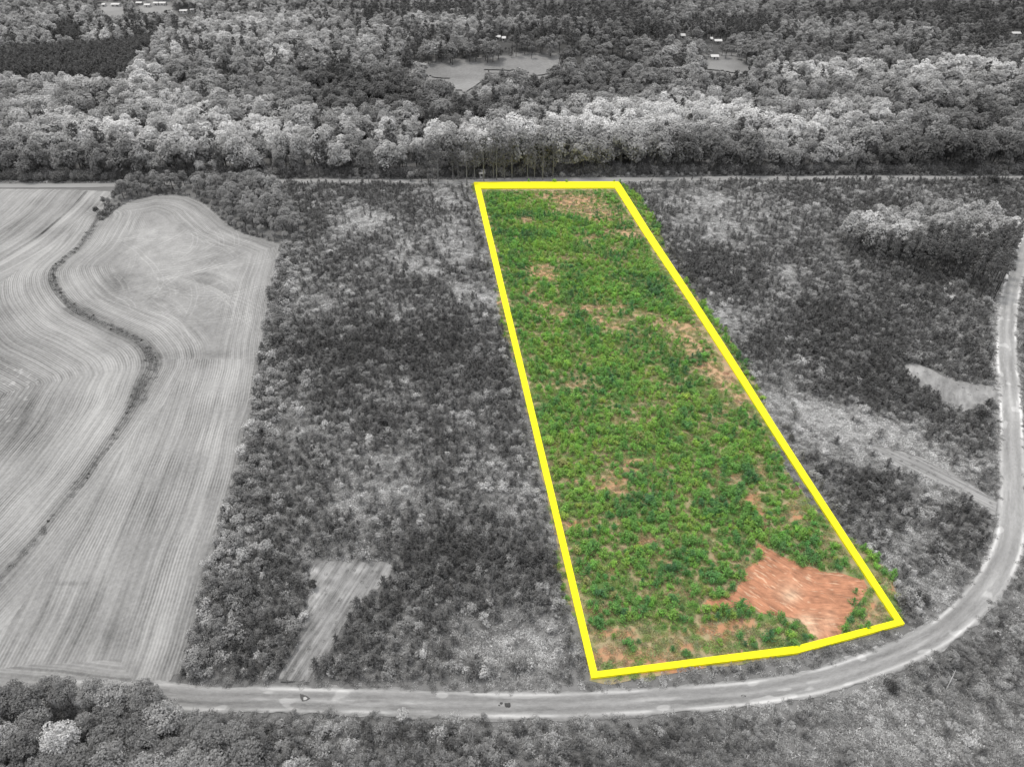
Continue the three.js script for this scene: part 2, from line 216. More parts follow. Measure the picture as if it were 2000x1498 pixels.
function at0(px, py) { // headland strip along the foot of the field, metres from its lower edge
  const yEdge = 1258 + (360 - px) * 0.09 + 26 * vnoise(px / 120, 1.5) + (px < 60 ? (60 - px) * 0.1 : 0);
  return py > yEdge + 0.4 * Math.max(0, px - 230) && px < 255 + 34 * vnoise(py / 22, 8) ? 20 + (1350 - py) * 0.085 + px * 0.006 : 0;
}
// a ribbon along a line, nCross strips wide
function ribbon(line, half, nCross, lift, crown = 0, wobble = 0) {
  const pos = [], uv = [], idx = []; let run = 0;
  line.forEach(([x, z], i) => {
    const a = line[Math.max(0, i - 1)], b = line[Math.min(line.length - 1, i + 1)], L = Math.hypot(b[0] - a[0], b[1] - a[1]), nx = -(b[1] - a[1]) / L, nz = (b[0] - a[0]) / L;
    if (i) run += Math.hypot(x - line[i - 1][0], z - line[i - 1][1]);
    for (let k = 0; k <= nCross; k++) {
      const t = k / nCross * 2 - 1, w = (half.call ? half(run) : half) * t + (k === 0 || k === nCross ? wobble * fbm(run / 2.5, k * 7, 2) : 0), X = x + nx * w, Z = z + nz * w;
      pos.push(X, H(X, Z) + lift + crown * (1 - t * t), Z); uv.push(k / nCross, run);
      if (i && k) { const q = i * (nCross + 1) + k, p = q - nCross - 1; idx.push(p - 1, p, q - 1, q - 1, p, q); }
    }
  });
  const g = new THREE.BufferGeometry(); g.setAttribute('position', new THREE.Float32BufferAttribute(pos, 3)); g.setAttribute('uv', new THREE.Float32BufferAttribute(uv, 2)); g.setIndex(idx); g.computeVertexNormals(); g.userData.run = run; return g;
}
{ // gravel road: two worn wheel tracks, pale loose edges, washed patches
  const dense = curve(roadW, 420), g = ribbon(dense, (m) => 2.45 + 0.5 * smooth(150, 190, m), 10, 0.09, 0.10, 0.5), L = g.userData.run, uv = g.attributes.uv;
  for (let i = 0; i < uv.count; i++) uv.setY(i, uv.getY(i) / L);
  const W = 128, Hh = 2048;
  const tex = dataTex(W, Hh, (i, j) => {
    const u = (i + 0.5) / W * 2 - 1, m = (j + 0.5) / Hh * L, x = u * 2.45, wb = 0.25 * fbm(m / 12, 2.2, 3);
    let v = 0.225 + 0.035 * fbm(x / 0.6, m / 9, 3) + 0.03 * fbm(x / 2 + 9, m / 20, 2);
    v -= 0.035 * (Math.exp(-(((x - 0.8 + wb) / 0.4) ** 2)) + Math.exp(-(((x + 0.8 + wb) / 0.4) ** 2)));
    v += 0.05 * Math.exp(-(((x + wb) / 0.35) ** 2)) * (0.5 + 0.5 * vnoise(m / 8, 4));
    const far = smooth(150, 200, m);            // the stretch up the right side is paler
    v += 0.05 * far + 0.06 * smooth(0.2, 0.6, vnoise(m / 16, 8.5)) * Math.exp(-(((x - 0.4) / 1.2) ** 2));
    const ed = Math.abs(x + wb * 0.6) - 1.8, south = x < 0;
    v += (0.19 + 0.1 * far) * Math.exp(-((ed / 0.28) ** 2)) * (0.25 + 0.75 * smooth(-0.4, 0.4, vnoise(m / 7, south ? 20 : 33)));
    if (ed > 0.25) v = lerp(v, 0.17 + 0.09 * fbm(x * 2, m / 0.8, 2) + 0.08 * smooth(0, 0.5, vnoise(m / 7, south ? 51 : 62)), smooth(0.25, 0.6, ed));
    v += 0.05 * (hash2(i, j) - 0.5) + 0.05 * smooth(0.2, 0.6, fbm(x / 0.7 + 5, m / 8, 3)) - 0.03 * smooth(0.2, 0.6, fbm(x / 0.7 + 25, m / 7, 3)) + 0.10 * smooth(0.45, 0.6, fbm(x / 1.4 + 15, m / 4 + 3, 2)) + 0.03 * fbm(x / 0.25, m / 0.8, 2);
    return [v, v, v];
  });
  struct('gravel_road', g, std(0xffffff, { map: tex }), 'pale gravel road curving along the bottom and up the right');
  const spur = curve(ground([[1968, 1084], [1984, 1070], [2004, 1056], [2040, 1040]]), 30), gs = ribbon(spur, 1.9, 4, 0.07, 0, 0.4);
  struct('road_spur', gs, std(grey(0.29)), 'pale side turning where the gravel road leaves the frame');
  struct('far_road', ribbon(curve(farRoadW, 160), 2.4, 4, 0.12, 0, 0.4), std(grey(0.25)), 'thin pale road along the foot of the woods');
}
function patch(name, polyPx, lift, label, fn, res = 512, step = 0.8, amp = 0.5) {
  const g = sheet(rag(ground(polyPx), amp), step, lift), { bx0, bx1, bz0, bz1 } = g.userData;
  const tex = dataTex(res, res, (i, j) => fn(bx0 + (bx1 - bx0) * (i + 0.5) / res, bz0 + (bz1 - bz0) * (j + 0.5) / res, i, j));
  return struct(name, g, std(0xffffff, { map: tex }), label);
}
patch('cleared_track', trackPx, 0.08, 'pale scraped track running up from the gravel road into the scrub', (x, z, i, j) => {
  const [px, py] = see(x, 0, z); let v = 0.19 + 0.11 * fbm((x + z * 0.35) / 0.4, z / 6, 3) + 0.07 * fbm(x / 1.5, z / 1.5, 3) + 0.12 * (hash2(i, j) - 0.5);
  v += 0.16 * G([[613, 1116, 9, 7, 1.5], [618, 1175, 10, 24, 0.9], [640, 1150, 20, 8, 0.4], [690, 1110, 30, 10, 0.4], [600, 1310, 14, 12, 0.6]], px, py) * smooth(-0.5, 0.4, fbm(x / 0.6, z / 1.6, 3)); return [v, v, v];
});
patch('sandy_clearing', clearingPx, 0.08, 'small pale sandy clearing left of the gravel road on the right', (x, z, i, j) => {
  const [px, py] = see(x, 0, z); let v = 0.21 + 0.09 * fbm((x + z * 0.5) / 0.9, z / 2.5, 3) + 0.08 * (hash2(i, j) - 0.5) + 0.12 * G([[1785, 722, 22, 9, 1], [1880, 770, 40, 10, 0.4]], px, py) - 0.06 * G([[1840, 770, 20, 14, 1]], px, py); return [v, v, v];
}, 256, 0.6, 1.3);
patch('skid_trail', skidPx, 0.08, 'faint pale skid trail slanting down to the gravel road bend', (x, z, i, j) => { let v = 0.23 + 0.12 * fbm((x * 0.75 - z * 0.66) / 0.45, (x + z) / 9, 3) + 0.05 * (hash2(i, j) - 0.5); return [v, v, v]; }, 256);
{ // the green lot: straw, sparse grass and red clay showing through
  const g = sheet(rag(greenW, 0.6, 8), 1.2, 0.07), { bx0, bx1, bz0, bz1 } = g.userData, W = 900, Hh = 1600;
  const tex = dataTex(W, Hh, (i, j) => {
    const x = bx0 + (bx1 - bx0) * (i + 0.5) / W, z = bz0 + (bz1 - bz0) * (j + 0.5) / Hh, [px, py] = see(x, 0, z);
    const b = clamp(G(barePx, px, py) + 0.35 * fbm(x / 5, z / 5, 3) + 0.25 * fbm(x / 1.3, z / 1.3, 2)), n = 0.86 + 0.22 * hash2(i, j) + 0.18 * fbm(x / 0.9, z / 0.9, 2);
    const gr = smooth(-0.1, 0.5, fbm(x / 3.3 + 7, z / 3.3, 3) - b * 0.4), redder = smooth(700, 1100, py) * 0.5 + 0.5 * smooth(-0.2, 0.6, vnoise(x / 7, z / 7));
    const grass = [0.11, 0.19, 0.05], straw = [0.31, 0.255, 0.15], clay = [lerp(0.43, 0.40, redder), lerp(0.275, 0.185, redder), lerp(0.165, 0.10, redder)];
    const k = smooth(0.30, 0.95, b + 0.5 * fbm(x / 0.8 + 31, z / 0.8, 2)) * 0.85;
    return [0, 1, 2].map((c) => lerp(lerp(straw[c], grass[c], gr), clay[c], k) * n);
  });
  struct('lot_ground', g, std(0xffffff, { map: tex }), 'grass, straw and red soil of the green lot inside the yellow outline');
}
patch('bare_clay', clayPx, 0.13, 'bare patch of raked red clay at the lower right of the green lot', (x, z, i, j) => {
  const [px, py] = see(x, 0, z), lay = (a, o) => fbm((-x * Math.sin(a) + z * Math.cos(a)) / 0.28 + o, (x * Math.cos(a) + z * Math.sin(a)) / 1.5, 4), mix = smooth(-0.25, 0.25, fbm(x / 4, z / 4, 2) + (px - 1560) / 160);
  const st = lerp(lay(0.75, 3), lay(0.05, 60), mix) + 0.5 * lay(1.5, 90) * smooth(1180, 1240, py), n = 1 + 0.40 * st + 0.34 * fbm(x / 1.3, z / 1.3, 4) + 0.34 * (hash2(i, j) - 0.5);
  const pale = clamp(G([[1545, 1165, 16, 12, 0.8], [1575, 1215, 20, 16, 0.9], [1590, 1240, 14, 14, 0.7], [1540, 1150, 30, 20, 0.3], [1620, 1215, 16, 24, 0.35]], px, py) + 0.8 * smooth(0.25, 0.6, lerp(lay(0.8, 40), lay(0.1, 140), mix)));
  const c = [0.365, 0.170, 0.098], p = [0.60, 0.43, 0.30]; return [0, 1, 2].map((k) => lerp(c[k], p[k], pale * 0.75) * n);
}, 900, 0.4, 0.6);
// the yellow outline: a low painted band, five straight strips
{
  const g0 = new THREE.Group(); g0.name = 'boundary_band'; scene.add(g0);
  tag(g0, 'bright yellow band on the ground outlining the whole green lot', 'boundary band');
  const mat = std(new THREE.Color().setRGB(0.88, 0.80, 0.0), { roughness: 0.8 }), TH = 0.6;
  const c = [0, 0]; outerW.forEach((p) => { c[0] += p[0] / 5; c[1] += p[1] / 5; });
  g0.position.set(c[0], 0, c[1]);
  for (let k = 0; k < 5; k++) {
    const o1 = outerW[k], o2 = outerW[(k + 1) % 5], i1 = innerW[k], i2 = innerW[(k + 1) % 5], n = 60, pos = [], idx = [];
    for (let q = 0; q <= n; q++) {
      const t = q / n, o = [lerp(o1[0], o2[0], t), lerp(o1[1], o2[1], t)], i = [lerp(i1[0], i2[0], t), lerp(i1[1], i2[1], t)], yo = H(...o) + TH, yi = H(...i) + TH;
      pos.push(o[0] - c[0], yo - TH - 0.3, o[1] - c[1], o[0] - c[0], yo, o[1] - c[1], i[0] - c[0], yi, i[1] - c[1], i[0] - c[0], yi - TH - 0.3, i[1] - c[1]);
      if (q) { const b = q * 4, a = b - 4; for (let e = 0; e < 3; e++) idx.push(a + e, b + e, a + e + 1, a + e + 1, b + e, b + e + 1); }
    }
    const g = new THREE.BufferGeometry(); g.setAttribute('position', new THREE.Float32BufferAttribute(pos, 3)); g.setIndex(idx);
    const gg = g.toNonIndexed(); gg.computeVertexNormals(); const m = new THREE.Mesh(gg, mat); m.name = 'strip'; g0.add(m);
  }
  shade(g0);
}

// ---------------------------------------------------------------- plants: small leaf-sized faces through the volume of each crown
function leaves(list) { // list of [x,y,z, nx,ny,nz, size, stretch, tone]
  const pos = new Float32Array(list.length * 9), col = new Float32Array(list.length * 9), g = mulberry(5 + list.length), n = new THREE.Vector3(), a = new THREE.Vector3(), b = new THREE.Vector3();
  list.forEach(([x, y, z, nx, ny, nz, s, st, tone], k) => {
    n.set(nx, ny, nz).normalize(); a.set(R(-1, 1, g), R(-1, 1, g), R(-1, 1, g)).cross(n).normalize(); b.crossVectors(n, a);
    const w = s / Math.sqrt(st), l = s * Math.sqrt(st);
    for (let v = 0; v < 3; v++) { const c = v === 2 ? 1 : -0.55, d = v === 0 ? 1 : v === 1 ? -1 : 0; pos.set([x + a.x * l * c + b.x * w * d, y + a.y * l * c + b.y * w * d, z + a.z * l * c + b.z * w * d], k * 9 + v * 3); col.set([tone, tone, tone], k * 9 + v * 3); }
  });
  const geo = new THREE.BufferGeometry(); geo.setAttribute('position', new THREE.BufferAttribute(pos, 3)); geo.setAttribute('color', new THREE.BufferAttribute(col, 3)); geo.computeVertexNormals(); return geo;
}
const ball = (g) => { let x, y, z, q; do { x = R(-1, 1, g); y = R(-1, 1, g); z = R(-1, 1, g); q = x * x + y * y + z * z; } while (q > 1 || q < 0.01); q = Math.sqrt(q); return [x / q, y / q, z / q]; };
function limb(p, q, r1, r2, n = 5) {
  const a = new THREE.Vector3(...p), b = new THREE.Vector3(...q), d = b.clone().sub(a), g = new THREE.CylinderGeometry(r2, r1, d.length(), n, 1, true);
  g.applyQuaternion(new THREE.Quaternion().setFromUnitVectors(new THREE.Vector3(0, 1, 0), d.clone().normalize())); const m = a.add(b).multiplyScalar(0.5); g.translate(m.x, m.y, m.z); return g.toNonIndexed();
}
const paint = (g, v) => { const c = new Float32Array(g.attributes.position.count * 3).fill(v); g.setAttribute('color', new THREE.BufferAttribute(c, 3)); g.deleteAttribute('uv'); return g; };
// broadleaf tree of height 1: lumpy crown of many clumps
function broadleaf(seed, clumps, per, size, low = 0.2, wide = 0.33, fat = 1, vary = 0.25, jit = 0.7) {
  const g = mulberry(seed), L = [], wood = [limb([0, 0, 0], [R(-0.02, 0.02, g), 0.55, R(-0.02, 0.02, g)], 0.022, 0.012)];
  const cy = (1 + low) / 2, ry = (1 - low) / 2;
  for (let k = 0; k < clumps; k++) {
    const d = ball(g); if (d[1] < -0.5) d[1] *= -0.6;
    const q = R(0.45, 0.78, g), taper = d[1] > 0 ? 1 : 0.85, c = [d[0] * wide * q * taper, cy + d[1] * ry * q, d[2] * wide * q * taper], r = R(0.30, 0.46, g) * wide * 0.95 * fat;
    if (k < 5) wood.push(limb([0, R(0.3, 0.5, g), 0], c, 0.010, 0.004, 4));
    const ct = R(0.88, 1.12, g);
    for (let i = 0; i < per; i++) {
      const e = ball(g); if (e[1] < -0.3 && g() < 0.6) e[1] *= -1; const rr = r * Math.cbrt(R(0.35, 1.15, g));
      L.push([c[0] + e[0] * rr, c[1] + e[1] * rr * 0.9, c[2] + e[2] * rr, e[0] + R(-jit, jit, g), e[1] + R(-0.3, 0.9, g), e[2] + R(-jit, jit, g), size * R(0.6, 1.25, g), R(1, 1.8, g), ct * R(1 - vary, 1 + vary, g)]);
    }
  }
  return { crown: leaves(L), trunk: paint(mergeGeometries(wood.map((w) => { w.deleteAttribute('uv'); return w; })), 1) };
}
// tall pine of height 1: bare stem, tufted branches high up
function tallPine(seed, n, per, size, low = 0.45, wide = 0.17) {
  const g = mulberry(seed), L = [], wood = [limb([0, 0, 0], [R(-0.01, 0.01, g), 0.97, R(-0.01, 0.01, g)], 0.013, 0.003)];
  for (let k = 0; k < n; k++) {
    const t = R(0, 1, g), y = lerp(low, 0.98, t), a = R(0, 6.283, g), r = wide * (1 - 0.75 * t) * R(0.35, 1.05, g) * (t < 0.15 ? 0.7 : 1), c = [Math.cos(a) * r, y + r * 0.25, Math.sin(a) * r];
    if (k % 3 === 0) wood.push(limb([0, y - 0.01, 0], c, 0.004, 0.0015, 3));
    const ct = R(0.8, 1.2, g);
    for (let i = 0; i < per; i++) { const e = ball(g), rr = R(0.015, 0.055, g); L.push([c[0] + e[0] * rr, c[1] + e[1] * rr * 0.7, c[2] + e[2] * rr, e[0], e[1] + 0.5, e[2], size * R(0.6, 1.2, g), R(1.6, 3, g), ct * R(0.75, 1.25, g)]); }
  }
  return { crown: leaves(L), trunk: paint(mergeGeometries(wood.map((w) => { w.deleteAttribute('uv'); return w; })), 1) };
}
// slender tree of height 1 with a tall pale stem and a thin crown
function slender(seed) {
  const g = mulberry(seed), L = [], bend = R(-0.03, 0.03, g), wood = [limb([0, 0, 0], [bend, 0.6, 0], 0.011, 0.008), limb([bend, 0.6, 0], [bend * 1.4, 0.98, 0], 0.008, 0.002)];
  for (let k = 0; k < 34; k++) {
    const t = R(0, 1, g), y = lerp(0.32, 0.95, t), a = R(0, 6.283, g), r = R(0.04, 0.15, g) * (1 - 0.5 * t), c = [bend + Math.cos(a) * r, y + r * 0.6, Math.sin(a) * r];
    wood.push(limb([bend, y, 0], c, 0.003, 0.001, 3));
    for (let i = 0; i < 14; i++) { const e = ball(g), rr = R(0.01, 0.045, g); L.push([c[0] + e[0] * rr, c[1] + e[1] * rr, c[2] + e[2] * rr, ...ball(g), 0.014 * R(0.6, 1.3, g), 1.4, R(0.75, 1.25, g)]); }
  }
  return { crown: leaves(L), trunk: paint(mergeGeometries(wood.map((w) => { w.deleteAttribute('uv'); return w; })), 1) };
}
// young pine of height 1: whorls of upswept branches with needle tufts
function youngPine(seed, wide = 0.36) {
  const g = mulberry(seed), L = [], wood = [limb([0, 0, 0], [R(-0.03, 0.03, g), 0.95, R(-0.03, 0.03, g)], 0.022, 0.006, 4)];
  for (let k = 0; k < 7; k++) {
    const t = k / 6.3, y = 0.08 + 0.8 * t, n = k > 5 ? 4 : 6;
    for (let b = 0; b < n; b++) {
      if (g() < 0.16) continue;
      const a = b / n * 6.283 + R(-0.6, 0.6, g) + k, len = wide * (1 - 0.72 * t) * R(0.5, 1.35, g);
      for (let i = 1; i <= 7; i++) { const f = i / 7, rr = len * f; L.push([Math.cos(a) * rr + R(-0.03, 0.03, g), y + rr * 0.55 + R(-0.02, 0.03, g), Math.sin(a) * rr + R(-0.03, 0.03, g), R(-1, 1, g), R(0.1, 1.2, g), R(-1, 1, g), 0.048 * R(0.7, 1.3, g), R(2, 4, g), R(0.75, 1.25, g)]); }
    }
  }
  for (let i = 0; i < 7; i++) L.push([R(-0.04, 0.04, g), R(0.88, 1.02, g), R(-0.04, 0.04, g), R(-1, 1, g), R(-0.2, 0.5, g), R(-1, 1, g), 0.055, 3, R(0.95, 1.3, g)]);
  return { crown: leaves(L), trunk: paint(mergeGeometries(wood.map((w) => { w.deleteAttribute('uv'); return w; })), 1) };
}
// shrub of height 1: several leafy stems
function shrub(seed, n = 10, per = 34, size = 0.052, wide = 0.46) {
  const g = mulberry(seed), L = [], wood = [];
  for (let k = 0; k < n; k++) {
    const a = R(0, 6.283, g), r = wide * Math.sqrt(R(0, 1, g)) * 0.8, top = R(0.55, 0.98, g) * (1 - 0.35 * (r / wide) ** 2), c = [Math.cos(a) * r, top - 0.18, Math.sin(a) * r], ct = R(0.82, 1.18, g);
    wood.push(limb([c[0] * 0.25, 0, c[2] * 0.25], c, 0.014, 0.005, 3));
    for (let i = 0; i < per; i++) { const e = ball(g), q = Math.cbrt(R(0.2, 1.2, g)) * R(0.8, 1.1, g); L.push([c[0] + e[0] * 0.2 * q, Math.max(0.02, c[1] + e[1] * 0.27 * q), c[2] + e[2] * 0.2 * q, e[0] + R(-0.6, 0.6, g), e[1] + R(-0.2, 0.9, g), e[2] + R(-0.6, 0.6, g), size * R(0.6, 1.3, g), R(1, 2, g), ct * R(0.72, 1.28, g)]); }
  }
  for (let i = 0; i < 16; i++) { const a = R(0, 6.283, g), q = R(0.1, 0.9, g) * wide; L.push([Math.cos(a) * q, R(0.4, 0.95, g), Math.sin(a) * q, Math.cos(a + 1.57) + R(-0.3, 0.3, g), R(-0.2, 0.5, g), Math.sin(a + 1.57), 0.05, R(9, 16, g), R(1.3, 2.1, g)]); }
  return { crown: leaves(L), trunk: paint(mergeGeometries(wood.map((w) => { w.deleteAttribute('uv'); return w; })), 1) };
}
// grass tuft about 1 m across
function tuft(seed, n = 60) {
  const g = mulberry(seed), L = [];
  for (let i = 0; i < n; i++) { const a = R(0, 6.283, g), r = 0.62 * Math.sqrt(g()); L.push([Math.cos(a) * r, R(0.08, 0.34, g), Math.sin(a) * r, R(-1, 1, g), R(0.0, 0.9, g), R(-1, 1, g), 0.095 * R(0.6, 1.3, g), R(3, 9, g), R(0.6, 1.4, g)]); }
  return leaves(L);
}

// ---------------------------------------------------------------- plant kinds
const LEAF = { vertexColors: true, roughness: 1, transmission: 0.35, thickness: 0 };
const leafMat = (c) => new THREE.MeshPhysicalMaterial({ color: c, ...LEAF });
const leafGrey = (v) => leafMat(grey(v));
const LEVELS = [0.035, 0.05, 0.068, 0.09, 0.115, 0.145, 0.18, 0.225, 0.28, 0.36, 0.46, 0.6];
const greyMats = LEVELS.map(leafGrey);
const greyMat = (v) => greyMats[LEVELS.reduce((b, L, i) => Math.abs(Math.log(L / v)) < Math.abs(Math.log(LEVELS[b] / v)) ? i : b, 0)];
const GREENS = [[0.072, 0.205, 0.070], [0.108, 0.285, 0.074], [0.165, 0.370, 0.074], [0.235, 0.440, 0.074], [0.305, 0.500, 0.084], [0.350, 0.360, 0.130]];
const greenMats = GREENS.map((c) => leafMat(new THREE.Color().setRGB(...c)));
const barkDark = std(grey(0.045), { vertexColors: true }), barkMid = std(grey(0.11), { vertexColors: true }), barkPale = std(grey(0.17), { vertexColors: true }), barkBrown = std(new THREE.Color().setRGB(0.13, 0.085, 0.055), { vertexColors: true });
const K = {
  nearTree: [1, 2, 3, 4, 5].map((s) => broadleaf(100 + s, 85, 52, 0.017, 0.12, 0.37, 0.58, 0.3, 0.7)),
  midTree: [1, 2, 3, 4, 5, 6].map((s) => broadleaf(200 + s, 24, 60, 0.029, 0.05, 0.30 + 0.02 * (s % 3), 1.1, 0.12, 0.38)),
  farTree: [1, 2, 3, 4, 5, 6, 7, 8].map((s) => broadleaf(300 + s, 11 + 2 * (s % 4), 60, 0.036, 0.08, 0.27 + 0.035 * (s % 4), 1.2, 0.12, 0.35)),
  smallTree: [1, 2, 3, 4].map((s) => broadleaf(400 + s, 20, 46, 0.036, 0.04, 0.33)),
  pine: [1, 2, 3, 4].map((s) => tallPine(500 + s, 40, 13, 0.016, 0.5, 0.15)),
  farPine: [1, 2, 3].map((s) => tallPine(600 + s, 36, 9, 0.030, 0.22, 0.2)),
  slender: [1, 2, 3].map((s) => slender(700 + s)),
  youngPine: [1, 2, 3, 4, 5, 6, 7, 8].map((s) => youngPine(800 + s, 0.30 + 0.04 * (s % 4))),
  shrub: [1, 2, 3, 4, 5, 6, 7, 8].map((s) => shrub(900 + s, 6 + (s % 4) * 3, 34, 0.052, 0.40 + 0.04 * (s % 3))),
  brush: [1, 2, 3, 4].map((s) => shrub(950 + s, 13, 46, 0.040, 0.5)),
};
const tufts = [1, 2, 3, 4].map((s) => tuft(60 + s));
const joined = {};
for (const k of Object.keys(K)) joined[k] = K[k].map((p) => { const t = p.trunk.clone(); t.attributes.color.array.fill(0.55); const c = p.crown.clone(); return mergeGeometries([c, t.index ? t.toNonIndexed() : t]); });
const white = leafMat(0xffffff);
const M4 = new THREE.Matrix4(), Q = new THREE.Quaternion(), UP = new THREE.Vector3(0, 1, 0), E3 = new THREE.Euler();
// one plant as a thing of its own: p = {x, z, h, w, kind, v, tone | rgb}
const shadeWord = (t) => t < 0.15 ? 'dark grey' : t < 0.24 ? 'mid grey' : 'light grey';
const protos = {};
function plant(p, name, label, category, group, crownMat, barkMat = barkDark) {
  const key = p.kind + p.v;
  if (!protos[key]) { const o = new THREE.Group(), src = K[p.kind][p.v], t = new THREE.Mesh(src.trunk, barkDark), c = new THREE.Mesh(src.crown, greyMats[3]); t.name = 'trunk'; c.name = 'crown'; o.add(t, c); protos[key] = shade(o); }
  const o = protos[key].clone(); o.name = numbered(name); o.children[0].material = barkMat; o.children[1].material = crownMat; scene.add(o);
  o.position.set(p.x, H(p.x, p.z) - 0.03, p.z); o.rotation.set(p.lx ?? 0, p.rot ?? R(0, 6.283), p.lz ?? 0); o.scale.set(p.h * (p.w ?? 1), p.h, p.h * (p.w ?? 1));
  return tag(o, label, category, group);
}
// many plants as one mass
function mass(name, label, list, geosOf) {
  if (!list.length) return;
  const root = new THREE.Group(); root.name = numbered(name); tag(root, label, null, null, 'stuff'); scene.add(root);
  const by = new Map(); for (const p of list) { const g = geosOf(p); if (!by.has(g)) by.set(g, []); by.get(g).push(p); }
  for (const [geo, ps] of by) {
    const im = new THREE.InstancedMesh(geo, white, ps.length); im.name = numbered('foliage'); im.userData = { kind: 'stuff' };
    ps.forEach((p, i) => {
      Q.setFromEuler(E3.set(p.lx ?? R(-0.06, 0.06), p.rot ?? R(0, 6.283), p.lz ?? R(-0.06, 0.06)));
      M4.compose(new THREE.Vector3(p.x, H(p.x, p.z) - 0.03, p.z), Q, new THREE.Vector3(p.h * (p.w ?? 1), p.h, p.h * (p.w ?? 1))); im.setMatrixAt(i, M4);
      im.setColorAt(i, p.rgb ? new THREE.Color().setRGB(...p.rgb) : grey(p.tone));
    });
    root.add(im);
  }
  return shade(root);
}
const pick = (a) => Math.floor(rnd() * a.length);
const onBand = (x, z, h) => { if (inside(outerW, x, z) && !inside(innerW, x, z)) return true; for (const f of [0.2, 0.5, 0.85, 1.15]) for (const e of [-0.5, 0, 0.5]) { const [a, b] = see(x + e * h, H(x, z) + h * f, z); if (inside(outerPx, a, b) && !inside(innerPx, a, b)) return true; } return false; };

// ---------------------------------------------------------------- the scrub and the green lot
const wildPx = [[190, 432], [550, 479], ...fieldEdgePx.slice(1), [340, 1330], [360, 1344], [0, 1344], [-80, 1344], [-80, 1700], [2100, 1700], [2100, 336], [1205, 336], [930, 338], [600, 340], [240, 350], [-60, 350], [-60, 360], [240, 360], [190, 400]];
const hedgeW = ground([[205, 405], [235, 400], [265, 388], [300, 380], [340, 378], [372, 383], [400, 396], [425, 418], [445, 438], [480, 455], [515, 464], [552, 476], [590, 470], [600, 440], [570, 405], [560, 380], [545, 362], [420, 358], [300, 360], [240, 364], [222, 384]]);
const clumpW = ground([[1640, 478], [1700, 452], [1800, 446], [1900, 450], [1965, 470], [1958, 505], [1900, 512], [1800, 505], [1700, 500]]);
const pinesW = ground([[1650, 495], [1720, 492], [1820, 505], [1910, 512], [1964, 500], [1985, 520], [1962, 560], [1944, 590], [1915, 590], [1880, 560], [1800, 545], [1720, 528], [1660, 510]]);
const nearWoodPx = [[-80, 1318], [0, 1325], [60, 1335], [190, 1345], [300, 1352], [345, 1375], [420, 1400], [500, 1418], [540, 1450], [520, 1600], [-80, 1600]];
const greenList = [], leftList = [], rightList = [], southList = [], tuftGrey = [], tuftGreen = [];
